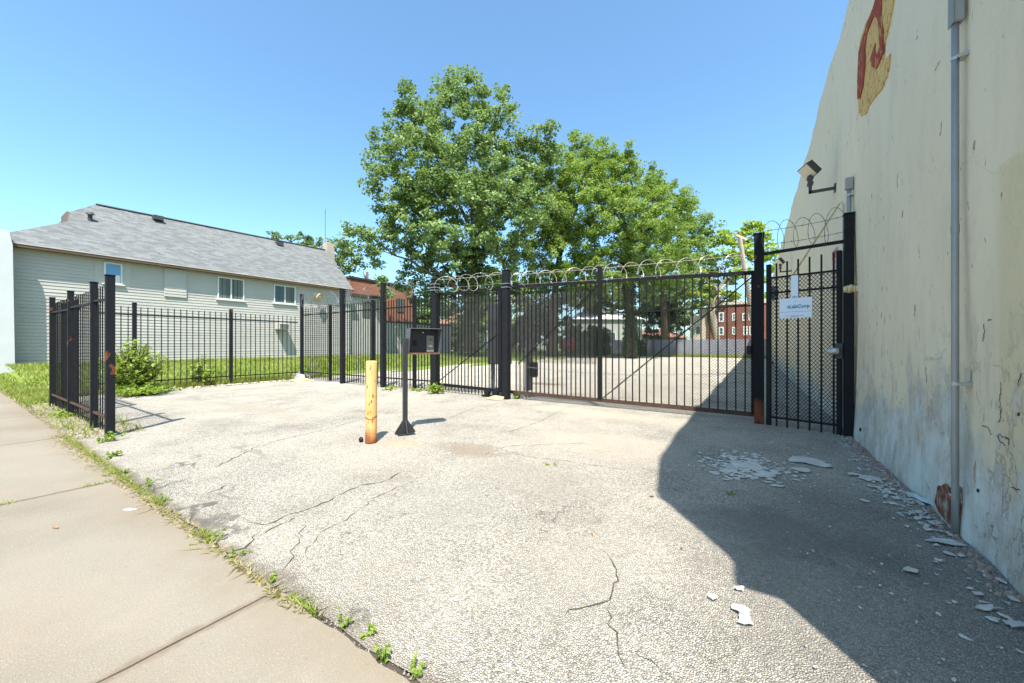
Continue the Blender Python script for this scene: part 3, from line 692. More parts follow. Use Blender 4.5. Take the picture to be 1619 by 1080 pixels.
# ================================================================ FENCES
IR = M['iron']; IP = M['ironpost']
def post(t, x, y, h, w=.08, mat=None, cap=True, z0=-.05, lab=None):
    mb = MB(); mb.box(x-w/2, x+w/2, y-w/2, y+w/2, z0, h)
    if cap: mb.box(x-w/2-.006, x+w/2+.006, y-w/2-.006, y+w/2+.006, h, h+.018)
    o = bevel(mb.build('post', mat or IP, t), .005); 
    if lab: o['label'] = lab
    return o
def pickets(t, p, q, z0, z1, n_, w=.018, mat=None, name='pickets', jit=.004):
    mb = MB(); p = Vector(p); q = Vector(q)
    for i in range(n_):
        c = p.lerp(q, (i+.5)/n_); lx_ = random.uniform(-jit,jit)*2
        mb.bar((c.x, c.y, z0+random.uniform(-.01,.01)), (c.x+lx_, c.y, z1+random.uniform(-.012,.012)), w)
    return mb.build(name, mat or IR, t)
def rail(t, p, q, w=.035, d=.035, mat=None, name='rail', sag=0):
    mb = MB(); p = Vector(p); q = Vector(q)
    if sag:
        k = 8; pts = [p.lerp(q, i/k)-Vector((0,0,sag*4*(i/k)*(1-i/k))) for i in range(k+1)]
        for a, b in zip(pts[:-1], pts[1:]): mb.bar(a, b, w, d)
    else: mb.bar(p, q, w, d)
    return mb.build(name, mat or IR, t)
# left front panel (double layer: folded leaf)
t = thing('iron_fence', (-8.3, 1.46, 0), 'rusty black iron fence panel standing on the verge at the left sidewalk edge', 'fence')
for x, h in [(-8.27, 2.45), (-9.33, 2.44), (-11.3, 2.44), (-13.4, 2.46)]: post(t, x, 1.46, h, .10 if x > -9 else .085)
for a, b in [(-8.33,-9.28),(-9.38,-11.25),(-11.35,-13.35)]:
    rail(t, (a,1.46,2.10),(b,1.46,2.13), .04); rail(t, (a,1.46,.27),(b,1.46,.27), .04, mat=M['rustrail'])
    pickets(t, (a,1.46,0),(b,1.46,0), .04, 2.33, int(abs(b-a)/.15), .015)
# second leaf behind
rail(t, (-11.4,1.58,2.12),(-13.3,1.58,2.12), .035); pickets(t, (-11.4,1.58,0),(-13.3,1.58,0), .06, 2.33, 18, .02)
mb = MB(); mb.box(-8.34,-8.20,1.39,1.40,.2,.23); 
# side fence X=-15.3
t = thing('iron_fence', (-15.3, 5.6, 0), 'long low black iron picket fence between the lot and the lawn', 'fence')
SY = [2.35, 3.2, 5.62, 7.93]
for y in SY[1:3]: post(t, -15.3, y, 2.62, .09)
for a, b in zip(SY[:-1], SY[1:]):
    rail(t, (-15.3,a+.045,2.28),(-15.3,b-.045,2.28), .03); rail(t, (-15.3,a+.045,.30),(-15.3,b-.045,.30), .03)
    pickets(t, (-15.3,a+.06,0),(-15.3,b-.06,0), .05, 2.52, int((b-a)/.155), .02)
# front fence from the corner to the gate
t = thing('iron_fence', (-12.4, 8.0, 0), 'tall black iron picket fence carrying razor wire, left of the sliding gate', 'fence')
for x, w_ in [(-15.2,.10),(-12.45,.15),(-10.2,.13)]: post(t, x, 8.0, 3.40, w_, M['ironplain'])
FX = [-15.15,-12.53,-10.27,-8.0]
for a, b in [(-15.14,-12.54),(-12.36,-10.28),(-10.12,-7.98)]:
    rail(t, (a,8.0,2.58),(b,8.0,2.58), .045); rail(t, (a,8.0,.32),(b,8.0,.32), .045)
    pickets(t, (a,8.0,0),(b,8.0,0), .06, 2.84, int((b-a)/.125), .022)
for x in (-13.8,-11.2,-9.1): post(t, x, 8.35, 2.95, .09)
# gate posts
def gpost(x, y, h, w_, d, label, z0=-.05, mt='ironplain'):
    mb = MB(); mb.box(x-w_/2, x+w_/2, y-d/2, y+d/2, z0, h); mb.box(x-w_/2-.01, x+w_/2+.01, y-d/2-.01, y+d/2+.01, h, h+.02)
    return tag(bevel(mb.build('gate_post', M[mt], loc=(x,y,0)), .006), label, 'gate post', 'heavy posts of the gates')
gpost(-7.86, 8.0, 3.31, .18, .16, 'heavy black post left of the keypad box, wrapped with razor wire bands')
gpost(-5.34, 8.0, 3.30, .17, .17, 'heavy black post at the left end of the sliding gate, beside a green weed')
gpost(.09, 7.98, 3.36, .15, .15, 'tall black post with a rusty foot between the sliding gate and walk gate', mt='ironfoot')
gpost(1.225, 7.56, 3.38, .11, .12, 'thick black post against the cream wall at the hinge side of the walk gate')
# bands on the posts
t = thing('wire_clamp', (-7.86, 8.0, 3.1), 'metal bands clamping the razor wire to the post by the keypad box', 'clamp')
for z in (2.98, 3.06, 3.16):
    mb = MB(); mb.box(-7.97,-7.75,7.90,8.10,z,z+.03); mb.build('band', M['wiredark'], t)
t = thing('wire_clamp', (-5.34, 8.0, 3.0), 'metal bands clamping the razor wire to the post left of the sliding gate', 'clamp')
for z in (2.86, 2.95):
    mb = MB(); mb.box(-5.44,-5.24,7.905,8.10,z,z+.025); mb.build('band', M['wiredark'], t)
mb = MB(); mb.tube([(-5.16,8.14,2.92),(-5.16,8.26,2.92)], .10, 14); mb.build('roller', IR, t)
# mesh panels
def diamond(x0, x1, z0, z1, y, dx, dz, r, name, mat, parent):
    mb = MB(); slope = dz/dx
    for sgn in (1, -1):
        k0 = int(math.floor((x0-(z1-z0)/slope-x0)/dx))-1; k1 = int((x1-x0+(z1-z0)/slope)/dx)+2
        for k in range(k0, k1):
            # line z = z0 + sgn*slope*(x - xs)
            xs_ = x0+k*dx if sgn > 0 else x0+k*dx
            a = (xs_, z0); b = (xs_+sgn*(z1-z0)/slope, z1)
            (ax, azz), (bx, bz) = a, b
            if max(ax,bx) < x0 or min(ax,bx) > x1: continue
            def clip(xc): return azz+(bz-azz)*(xc-ax)/(bx-ax)
            pa, pb = (ax,azz), (bx,bz)
            lo, hi = (pa, pb) if ax < bx else (pb, pa)
            if lo[0] < x0: lo = (x0, clip(x0))
            if hi[0] > x1: hi = (x1, clip(x1))
            if hi[0]-lo[0] < 1e-4: continue
            yo = y+(.002 if sgn > 0 else -.002)
            mb.tube([(lo[0],yo,lo[1]),(hi[0],yo,hi[1])], r, 4, cap=False)
    return mb.build(name, mat, parent)
# sliding gate
GY = 8.16
t = thing('sliding_gate', (-2.6, GY, 0), 'long black sliding gate of vertical bars with chain link and a rusty bottom rail', 'gate')
def gz(x, zl, zr): return zl+(zr-zl)*(x+5.11)/5.11
for nm, za, zb, w_, mt in [('top_rail', 2.90, 2.72, .07, IR), ('bottom_rail', .17, .12, .08, M['rustrail'])]:
    mb = MB(); mb.bar((-5.2,GY,za),(.02,GY,zb), .05, w_); mb.build(nm, mt, t)
    mb = MB(); mb.bar((-5.2,GY,za),(-7.95,GY,za+(.0 if nm == 'top_rail' else .05)), .05, w_); mb.build(nm, IR, t)
mb = MB(); mb.bar((-2.9,GY,2.10),(.0,GY,2.12), .025); mb.build('middle_rail', IR, t)
mb = MB(); mb.box(-2.95,-2.86,GY-.04,GY+.04,.17,3.16); bevel(mb.build('stile', IR, t))
mb = MB(); mb.box(-.03,.02,GY-.03,GY+.03,.12,2.72); mb.build('stile', IR, t)
mb = MB(); mb.box(-8.02,-7.96,GY-.03,GY+.03,.2,2.9); mb.build('stile', IR, t)
mb = MB(); mb.box(-5.7,-5.6,GY-.02,GY+.04,.2,2.9); mb.build('stile', IR, t)
mb = MB(); mb.bar((-2.86,GY+.02,.18),(.0,GY+.02,2.66), .022); mb.build('brace', IR, t)
mb = MB(); mb.bar((-5.1,GY+.02,.9),(-2.95,GY+.02,2.75), .018); mb.build('brace', IR, t)
mb = MB(); mb.bar((-7.9,GY+.02,.3),(-5.7,GY+.02,1.7), .02); mb.build('brace', IR, t)
mb = MB(); pts = [Vector((-5.2+5.2*i/14, GY-.02, .86-.12*math.sin(math.pi*i/14)+.02*i/14)) for i in range(15)]; mb.tube(pts, .006, 5); mb.build('cable', M['wiredark'], t)
pickets(t, (-2.84,GY,0),(-.05,GY,0), .12, 2.76, 19, .022)
pickets(t, (-5.2,GY,0),(-2.96,GY,0), .14, 2.83, 19, .022)
pickets(t, (-7.9,GY,0),(-5.7,GY,0), .06, 2.88, 18, .022)
diamond(-5.2, 0, .2, 2.66, GY+.03, .058, .058, .0023, 'chain_link', M['mesh'], t)
diamond(-7.9, -5.2, .9, 2.8, GY+.03, .05, .05, .0028, 'chain_link', M['mesh'], t)
mb = MB(); mb.box(-.10,-.03,GY-.09,GY-.03,1.22,1.38); bevel(mb.build('latch', M['black'], t))
# second dense screen on the left half (as photographed: darker upper part)
diamond(-5.15, -3.0, .95, 2.75, GY+.05, .034, .034, .0028, 'screen', M['mesh'], t)
mb = MB(); mb.box(-2.72,.1,GY+.04,GY+.08,.03,.07)
# gate track / rollers
t = thing('gate_roller', (-5.75, 8.1, 0), 'low black roller bracket on the ground left of the gate post', 'gate roller')
mb = MB(); mb.box(-6.15,-5.6,8.0,8.2,0,.05); mb.build('base', M['black'], t)
for x in (-6.0,-5.72):
    mb = MB(); mb.tube([(x,8.02,.13),(x,8.13,.13)], .08, 14); mb.build('wheel', M['black'], t)
# gate operator cabinet behind
t = thing('gate_motor', (-6.05, 8.75, 0), 'dark gate motor cabinet on legs behind the bars left of the gate post', 'gate motor')
mb = MB(); mb.box(-6.35,-5.75,8.55,8.9,.85,2.55); bevel(mb.build('cabinet', M['kiosk'], t), .01)
for x in (-6.28,-6.02,-5.8):
    mb = MB(); mb.box(x-.045,x+.045,8.66,8.76,-.02,.86); mb.build('leg', M['greypost'], t)
t = thing('drive_unit', (-5.0, 8.5, .5), 'small dark motor unit with pale pipe just right of the gate post', 'gate motor')
mb = MB(); mb.tube([(-5.02,8.5,0),(-5.02,8.5,1.5)], .035, 8); mb.build('pipe', M['pipe'], t)
mb = MB(); mb.box(-4.9,-4.72,8.42,8.6,.55,.95); bevel(mb.build('motor', M['black'], t), .03)
mb = MB(); mb.box(-4.98,-4.9,8.42,8.6,.2,1.6); mb.build('bracket', M['kiosk'], t)
# walk gate
WY = 7.93; WR = -math.atan2(.27, .91)
t = thing('walk_gate', (.2, WY, 0), 'narrow black walk gate with spiked bars and diamond mesh beside the wall', 'gate')
mb = MB(); mb.box(.20,.26,WY-.03,WY+.03,-.02,2.80); bevel(mb.build('stile', IR, t))
mb = MB(); mb.box(1.02,1.075,WY-.06,WY+.03,-.02,2.86); bevel(mb.build('stile', IP, t))
for z in (2.56, 2.30, .14):
    mb = MB(); mb.bar((.26,WY,z),(1.02,WY,z), .03, .03); mb.build('rail', IR, t)
mb = MB()
for i in range(6):
    x = .335+i*.131; mb.bar((x,WY-.03,-.01),(x,WY-.03,2.80+.01*i), .02)
mb.build('pickets', IR, t)
diamond(.26, 1.02, .15, 2.55, WY+.012, .044, .066, .0040, 'diamond_mesh', M['mesh'], t)
mb = MB(); mb.tube([(.90,WY-.07,1.30),(.94,WY-.12,1.30),(1.0,WY-.13,1.30)], [.014,.03,.055], 12); mb.tube([(.97,WY-.13,1.30),(1.06,WY-.13,1.30)], [.058,.05], 14); mb.build('knob', M['knob'], t, smooth=True)
mb = MB(); mb.box(1.01,1.09,WY-.10,WY-.06,1.18,1.42); bevel(mb.build('lock_plate', M['kiosk'], t))
mb = MB(); mb.box(.26,.33,WY+.03,WY+.10,2.18,2.42); mb.build('closer', M['greypost'], t)
t.rotation_euler.z = WR; t.scale = (1.15, 1, 1)
# bar across over the walk gate
mb = MB(); mb.bar((.165,7.94,3.0),(1.17,7.60,2.99), .04, .05); tag(bevel(mb.build('overhead_bar', IR, loc=(.65,7.9,3.0))), 'black bar spanning over the walk gate between its two posts', 'bar')
# signs on the walk gate, lying in its plane
def GP(px, py, off=.06):
    o = Vector((.2, WY, 0))+Vector((math.sin(WR), -math.cos(WR), 0))*off; e = Vector((math.cos(WR), math.sin(WR), 0)); nn = Vector((-e.y, e.x, 0))
    d = at(px, py, 1)-Vector((0,0,CH)); k = (o-Vector((0,0,CH))).dot(nn)/d.dot(nn); p = Vector((0,0,CH))+d*k
    return (.2+(p-o).dot(e), p.z)
t = thing('gate_sign', (.2, WY, 0), 'white sign with teal company name hanging on the walk gate', 'sign')
sx0, sz1 = GP(1232, 473); sx1, _ = GP(1283.5, 473); _, sz0 = GP(1232, 504)
mb = MB(); mb.box(sx0, sx1, 7.872, 7.880, sz0, sz1); bevel(mb.build('panel', M['sign'], t), .002)
mb = MB(); zl = sz0+(sz1-sz0)*.31; mb.box(sx0+.004, sx1-.004, 7.8705, 7.8725, zl, zl+.004)
mb.build('divider', M['greyprint'], t)
def text(s_, x, z, size, mat, parent, name='lettering', y=7.8695, bold=.0, sx=1.0):
    cu = bpy.data.curves.new(name, 'FONT'); cu.body = s_; cu.size = size; cu.extrude = .0008; cu.offset = bold; cu.space_character = 1.02
    tmp = bpy.data.objects.new(name, cu); col.objects.link(tmp)
    bpy.context.view_layer.update()
    me = bpy.data.meshes.new_from_object(tmp.evaluated_get(bpy.context.evaluated_depsgraph_get()))
    bpy.data.objects.remove(tmp); me.materials.clear(); me.materials.append(mat)
    me.transform(Matrix.Translation((x,y,z)) @ Matrix.Rotation(R(90), 4, 'X') @ Matrix.Diagonal((sx,1,1,1)))
    me.transform(Matrix.Translation(-parent_world(parent)))
    o = bpy.data.objects.new(name, me); col.objects.link(o); o.parent = parent; return o
sw, sh = sx1-sx0, sz1-sz0
text('LabCorp', sx0+sw*.31, sz0+sh*.50, .075, M['teal'], t, bold=.0022, sx=1.0)
mb = MB()
for k in range(4):
    a = (sx0+sw*(.225+.012*k), sz0+sh*(.62-.035*k)); mb.bar((a[0],7.8702,a[1]),(a[0]+sw*.06,7.8702,a[1]), .004, .006)
mb.build('logo', M['teal'], t)
mb = MB(); mb.tube([(sx0+sw*.5,7.868,sz0+sh*.83),(sx0+sw*.5,7.873,sz0+sh*.83)], .007, 10); mb.build('bolt', M['greyprint'], t)
mb = MB()
for (a, b) in [(.16,.32),(.34,.62),(.63,.76)]: mb.box(sx0+sw*a, sx0+sw*b, 7.8703, 7.8725, sz0+sh*.115, sz0+sh*.13)
mb.box(sx0+sw*.33, sx0+sw*.60, 7.8703, 7.8725, sz0+sh*.06, sz0+sh*.08); mb.build('fine_print', M['greyprint'], t)
t.rotation_euler.z = WR
t = thing('notice_plate', (.2, WY, 0), 'narrow tall pale plate behind the company sign on the walk gate', 'sign')
ax0, az1 = GP(1250, 436, .045); ax1, _ = GP(1261.5, 436, .045); _, az0 = GP(1250, 474, .045)
mb = MB(); mb.box(ax0, ax1, 7.884, 7.890, az0-.1, az1); mb.build('plate', M['sign'], t)
mb = MB(); c0 = (ax0+ax1)/2; zz = az0+.03
for r_ in (.030,):
    P = [(c0+r_*math.cos(a), 7.8825, zz+r_*math.sin(a)) for a in np.linspace(0, math.pi*2, 17)]; mb.tube(P, .0025, 4)
for a in (R(90), R(210), R(330)): mb.tube([(c0+.014*math.cos(a)+.009*math.cos(b), 7.8825, zz+.014*math.sin(a)+.009*math.sin(b)) for b in np.linspace(0, 6.28, 9)], .0025, 4)
mb.build('symbol', M['greyprint'], t); t.rotation_euler.z = WR
# inner black post seen through walk gate
gx_, gy_ = G(1228, 575)
t = thing('black_post', (gx_, gy_, 0), 'square black steel post with base plate behind the walk gate by the wall', 'post')
mb = MB(); mb.box(gx_-.14,gx_+.14,gy_-.1,gy_+.1,0,2.9); mb.build('post', M['kiosk'], t)
mb = MB(); mb.box(gx_-.35,gx_+.25,gy_-.25,gy_+.2,0,.14); mb.build('base', M['kiosk'], t)
# grey bollard behind gate
x, y = G(834, 617)
mb = MB(); mb.tube([(x,y,-.05),(x,y,1.28),(x,y,1.31)], [.085,.085,.06], 16); tag(mb.build('steel_bollard', M['greypost'], loc=(x,y,0), smooth=False), 'grey steel bollard standing behind the sliding gate bars', 'bollard')

# ---------------------------------------------------------------- razor wire
def razor(label, a, b, r_, pitch, mat, strands, wr=.007, phase=0, yawr=.95, alt=True):
    t = thing('razor_wire', ((a[0]+b[0])/2, (a[1]+b[1])/2, (a[2]+b[2])/2), label, 'razor wire', 'razor wire coils on the fences and gates')
    a = Vector(a); b = Vector(b); L = (b-a).length; d = (b-a).normalized(); s_ = d.cross(Vector((0,0,1))).normalized(); u_ = Vector((0,0,1))
    n_ = int(L/pitch)*24; pts = []; fi = yawr; rr = r_; off = 0
    for i in range(n_+1):
        k = i % 24; th = -math.pi/2+phase+2*math.pi*i/24
        if k == 0: tf = (-1 if (i//24) % 2 and alt else 1)*yawr*random.uniform(.75, 1.2); tgt = r_*random.uniform(.85, 1.12); toff = random.uniform(-.3,.3)*pitch
        fi += (tf-fi)*.22; rr += (tgt-rr)*.15; off += (toff-off)*.12
        c_ = math.cos(th)*rr
        pts.append(a+d*(i/n_*L+off+c_*math.sin(fi))+u_*(rr*math.sin(th))+s_*(c_*math.cos(fi)))
    mb = MB(); mb.tube(pts, wr, 5)
    for i in range(0, len(pts)-1, 2):
        p = pts[i]; tdir = (pts[i+1]-p).normalized(); o_ = tdir.cross(Vector((random.uniform(-1,1), random.uniform(-1,1), random.uniform(-1,1)))).normalized()*wr*2.6
        mb.add([p-tdir*.012, p+o_, p+tdir*.012, p-o_], [(0,1,2,3)])
    mb.build('coil', mat, t)
    for z in strands:
        mb = MB(); k = 16; P = [a.lerp(b, i/k)+Vector((0,0,z-.02*math.sin(math.pi*i/k))) for i in range(k+1)]; mb.tube(P, .0045, 4)
        for i in range(int(L/.13)):
            p = a.lerp(b, (i+.5)/int(L/.13))+Vector((0,0,z-.02*math.sin(math.pi*(i+.5)/int(L/.13)))); o_ = Vector((random.uniform(-1,1)*.3, random.uniform(-1,1), random.uniform(-1,1))).normalized()*.022; mb.bar(p-o_, p+o_, .005)
        mb.build('barbed_strand', mat if z > 0 else M['barb'], t)
    return t
razor('razor wire coil on the fence between the corner post and the yellow bollard', (-15.2,8.0,3.12), (-10.25,8.0,3.12), .29, .46, M['wiredark'], (.1,-.2), .0065)
razor('razor wire coil on the short fence bay behind the keypad box', (-10.15,8.0,3.15), (-7.9,8.0,3.12), .22, .5, M['wiredark'], (.28,-.1), .006)
razor('pale razor wire coil between the keypad post and the sliding gate post', (-7.75,8.0,3.14), (-5.4,8.0,3.08), .22, .40, M['wire'], (.16,-.08), .0048, yawr=-.7, alt=False)
razor('long pale razor wire coil running along the top of the sliding gate', (-5.2,GY,3.08), (-.1,GY,2.93), .19, .36, M['wire'], (.13,-.13), .005, yawr=-.5, alt=False)
razor('dark razor wire coil above the walk gate against the cream wall', (.2,7.93,3.28), (1.17,7.62,3.26), .25, .18, M['wiredark'], (.12,-.12), .004, yawr=-.14, alt=False)

# ================================================================ KEYPAD PEDESTAL, BOLLARD
bx, by = G(586, 700)
t = thing('bollard', (bx, by, 0), 'short yellow steel bollard with rust at its foot, in front of the keypad', 'bollard')
mb = MB(); rB = .078
zs = [0,.02,.2,.5,.8,1.0,1.145,1.165,1.17]; rs = [rB]*7+[rB*.93, rB*.6]
mb.tube([(bx+.012*z, by, z) for z in zs], rs, 28); o = mb.build('pipe', M['bollard'], t, smooth=False)
for p in o.data.polygons: p.use_smooth = len(p.vertices) == 4
x, y = G(570, 699)
mb = MB(); mb.tube([(x-.03,y,.03),(x,y,.04),(x+.035,y,.03)], [.015,.036,.02], 8); tag(mb.build('stone', M['black'], smooth=True, loc=(x,y,0)), 'small dark stone beside the foot of the yellow bollard', 'stone')
kx, ky = G(640, 686)
t = thing('keypad_pedestal', (kx, ky, 0), 'black pedestal post with a hooded keypad box and triangular foot braces', 'keypad stand')
cxv = Vector((CA, SA, 0)); fw = Vector((SA, -CA, 0))      # box faces the drive
KA = R(62); rx = Vector((math.cos(KA), math.sin(KA), 0)); ry = Vector((-math.sin(KA), math.cos(KA), 0))
K = Vector((kx, ky, 0)); mb = MB()
def obox(mb, o, a0, a1, b0, b1, z0, z1, m=0):
    P = [o+rx*a+ry*b+Vector((0,0,z)) for z in (z0,z1) for a, b in ((a0,b0),(a1,b0),(a1,b1),(a0,b1))]
    mb.add(P, [(0,3,2,1),(4,5,6,7),(0,1,5,4),(1,2,6,5),(2,3,7,6),(3,0,4,7)], m)
obox(mb, K, -.034, .034, -.034, .034, 0, 1.50); bevel(mb.build('post', M['kiosk'], t), .004)
mb = MB(); obox(mb, K, -.13, .13, -.13, .13, 0, .012); mb.build('base_plate', M['kiosk'], t)
for d in (rx, -rx, ry, -ry):
    mb = MB(); s_ = Vector((-d.y, d.x, 0))*.005
    mb.prism([K+d*.038+s_+Vector((0,0,.012)), K+d*.16+s_+Vector((0,0,.012)), K+d*.16+s_+Vector((0,0,.03)), K+d*.038+s_+Vector((0,0,.22))], -2*s_); mb.build('brace', M['kiosk'], t)
bo = K+rx*.30+ry*.03+Vector((0,0,1.25))      # box: open front towards -ry
bw, bd, bh = .245, .25, .40
mb = MB()
obox(mb, K, .03, .10, .10, .13, 1.40, 1.47); obox(mb, K, -.02, .06, .03, .13, 1.40, 1.47); mb.build('bracket', M['kiosk'], t)
# hood shell: back, bottom, two slanted sides, sloping roof
mb = MB()
def hb(a, b, z): return bo+rx*a+ry*b+Vector((0,0,z))
obox(mb, bo, -bw, bw, .10, .11, 0, bh)                       # back
obox(mb, bo, -bw, bw, -.06, .10, 0, .008)                    # bottom
for s_ in (-1, 1):
    e = rx*.006*s_
    P = [hb(s_*bw, .11, 0), hb(s_*bw, -.06, 0), hb(s_*bw, -.17, bh), hb(s_*bw, .11, bh)]
    mb.prism(P, e)
P = [hb(-bw-.006, .11, bh), hb(bw+.006, .11, bh), hb(bw+.006, -.18, bh), hb(-bw-.006, -.18, bh)]
mb.prism(P, (0,0,.007)); bevel(mb.build('hood', M['hood'], t), .002)
mb = MB(); obox(mb, bo, -bw, bw, -.068, -.06, -.004, .022); mb.build('rusty_lip', M['rustedge'], t)
mb = MB(); obox(mb, bo, -bw+.01, bw-.01, .03, .04, .01, bh-.01); mb.build('face_plate', M['kiosk'], t)
mb = MB(); obox(mb, bo, -.17, -.10, .027, .031, .13, .22); mb.build('opening', M['black'], t)
mb = MB(); obox(mb, bo, .05, .17, -.01, .03, .03, .30); rd = bevel(mb.build('card_reader', M['plate'], t), .004)
mb = MB(); obox(mb, bo, .08, .14, -.013, -.009, .12, .135); q = mb.build('slot', M['slotlight'], rd)
mb = MB(); c_ = hb(.11, -.012, .235); mb.tube([c_, c_-ry*.004], .013, 10); mb.build('lens', M['black'], rd)
mb = MB(); c_ = hb(-.0, .028, .345); mb.tube([c_, c_-ry*.004], .011, 10); mb.build('light_spot', M['white'], t)
# ================================================================ HOUSE
HX = -27.0; EV = 5.80; H0 = 1.2; H1 = 18.0
hs = thing('sided_house', (HX, 8, .4), 'long grey sided house with a grey shingle roof across the lawn', 'house')
mb = MB(); lap = .155; z = .55; k = 0
while z < EV:
    z2 = min(z+lap, EV); wv_ = random.uniform(-.004, .004)
    ks = 12; Yk = [H0+(H1-H0)*i/ks for i in range(ks+1)]; ju = [HX+.022+wv_+random.uniform(-.004,.004) for _ in Yk]
    mb.add([(ju[i],Yk[i],z+random.uniform(-.004,.004)) for i in range(ks+1)]+[(HX+.002,Yk[i],z2) for i in range(ks+1)], [(i,i+1,ks+2+i,ks+1+i) for i in range(ks)])
    mb.add([(HX+.002,H0,z),(HX+.002,H1,z),(HX+.022,H1,z),(HX+.022,H0,z)], [(0,1,2,3)])
    z = z2
mb.box(HX-9, HX, H0, H1, .3, EV)
mb.build('siding', M['siding'], hs)
mb = MB(); mb.box(HX-.1, HX+.035, H0, H1, .1, .55); mb.build('foundation', M['foundation'], hs)
RX = -31.5; RZ = 9.6; ex = HX+.35; ez = EV-.02
A = (ex, 1.0, ez); B = (ex, 18.05, ez); C = (RX, 18.9, RZ+.1); D = (RX, 5.0, RZ-.2)
def onroof(px, py):
    lo, hi = RX, ex
    for _ in range(40):
        m_ = (lo+hi)/2; y_, z_ = W(px, py, m_)
        if z_ > ez+(RZ-ez)*(ex-m_)/(ex-RX): lo, hi = lo, m_
        else: lo, hi = m_, hi
    return (m_, y_, ez+(RZ-ez)*(ex-m_)/(ex-RX))
mir = lambda p: (2*RX-p[0], p[1], p[2])
E_ = onroof(108, 350); F_ = onroof(110, 335)
mb = MB()
mb.add([A, B, C, D, F_, E_], [(0,1,2,3,4,5)]); mb.add([mir(A),mir(B),C,D,mir(F_),mir(E_)], [(5,4,3,2,1,0)]); mb.add([A, E_, mir(E_), mir(A)], [(0,1,2,3)]); mb.add([F_, D, mir(F_)], [(0,1,2)]); mb.add([E_, F_, mir(F_), mir(E_)], [(0,1,2,3)]); mb.add([B,(2*RX-ex,18.05,ez),C], [(0,1,2)])
rf = mb.build('roof', M['shingle'], hs)
uvl = rf.data.uv_layers.new(name='UVMap'); slope = math.hypot(RX-ex, RZ-ez)
for lp in rf.data.loops:
    v_ = rf.data.vertices[lp.vertex_index].co+parent_world(hs); uvl.data[lp.index].uv = (v_.y, (v_.z-ez)/(RZ-ez)*slope)
mb = MB(); mb.bar((ex+.05,1.0,ez-.10),(ex+.05,18.05,ez-.10), .10, .13); mb.build('gutter', M['gutter'], hs)
mb = MB(); mb.bar((ex+.06,1.0,ez-.02),(ex+.06,18.05,ez-.02), .12, .035); mb.build('gutter_edge', M['gutterpale'], hs)
mb = MB(); mb.box(HX+.002, ex, 1.1, 18.0, ez-.14, ez-.12); mb.build('soffit', M['gutter'], hs)
mb = MB(); mb.bar((RX,5.0,RZ-.18),(RX,18.9,RZ+.12), .25, .05); mb.build('ridge_cap', M['shingle'], hs)
yy, zz = W(108, 340, -31.0)
mb = MB(); mb.prism([(E_[0]-.05,E_[1]-.05,E_[2]-.3),(F_[0]-.05,F_[1]-.1,F_[2]+.02),(F_[0]-.05,F_[1]+.5,F_[2]-.02),(E_[0]-.05,E_[1]+.3,E_[2]-.3)], (-1.6,0,0)); mb.build('gable_end', M['gutter'], hs)
def window(y0, z1, y1, z0, g1, g2, mull=True, lab=None):
    f = MB(); w_ = .07; x0, x1 = HX+.02, HX+.075
    f.box(x0,x1,y0,y1,z0,z0+w_); f.box(x0,x1,y0,y1,z1-w_,z1); f.box(x0,x1-.002,y0,y0+w_,z0+w_,z1-w_); f.box(x0,x1-.002,y1-w_,y1,z0+w_,z1-w_)
    m_ = (y0+y1)/2
    if mull: f.box(x0,x1-.004,m_-.035,m_+.035,z0+w_,z1-w_)
    o = f.build('window', M['trim'], hs)
    if lab: o['label'] = lab
    for a, b, gm in ((y0+w_, m_-.035 if mull else y1-w_, g1), (m_+.035, y1-w_, g2)):
        if b-a < .05 or gm is None: continue
        p = MB(); p.box(HX+.03,HX+.04,a,b,z0+w_,z1-w_); p.build('pane', M[gm], o)
    p = MB(); p.box(HX+.02,HX+.12,y0-.08,y1+.08,z0-.06,z0-.003); p.build('sill', M['trim'], o)
window(9.21, 5.50, 10.61, 4.15, 'curtain', 'curtain'); window(12.34, 5.45, 13.75, 4.20, 'glass', 'curtain')
window(4.55, 5.50, 5.20, 4.45, 'skyglass', None, False, 'small window with blue sash')
mb = MB(); mb.box(HX+.03,HX+.065,4.64,5.11,4.52,4.90); mb.build('blind', M['trim'], hs)
mb = MB(); mb.box(HX+.015,HX+.025,4.25,5.5,4.3,5.62); mb.build('window_surround', M['siding'], hs)
mb = MB(); mb.box(HX+.02,HX+.07,6.80,7.75,4.05,5.60); 
for i in range(10): mb.add([(HX+.085,6.8,4.05+i*.155),(HX+.085,7.75,4.05+i*.155),(HX+.068,7.75,4.2+i*.155),(HX+.068,6.8,4.2+i*.155)], [(0,1,2,3)])
mb.build('blanked_window', M['siding'], hs)
def acunit(y, z, lab=None):
    m_ = MB(); m_.box(HX+.02,HX+.62,y,y+.66,z,z+.42); o = bevel(m_.build('air_conditioner', M['siding'], hs), .02)
    m_ = MB(); 
    for i in range(6): m_.box(HX+.621,HX+.63,y+.06,y+.6,z+.06+i*.055,z+.08+i*.055)
    m_.build('grille', M['vent'], o)
    if lab: o['label'] = lab
acunit(12.40, 2.42)
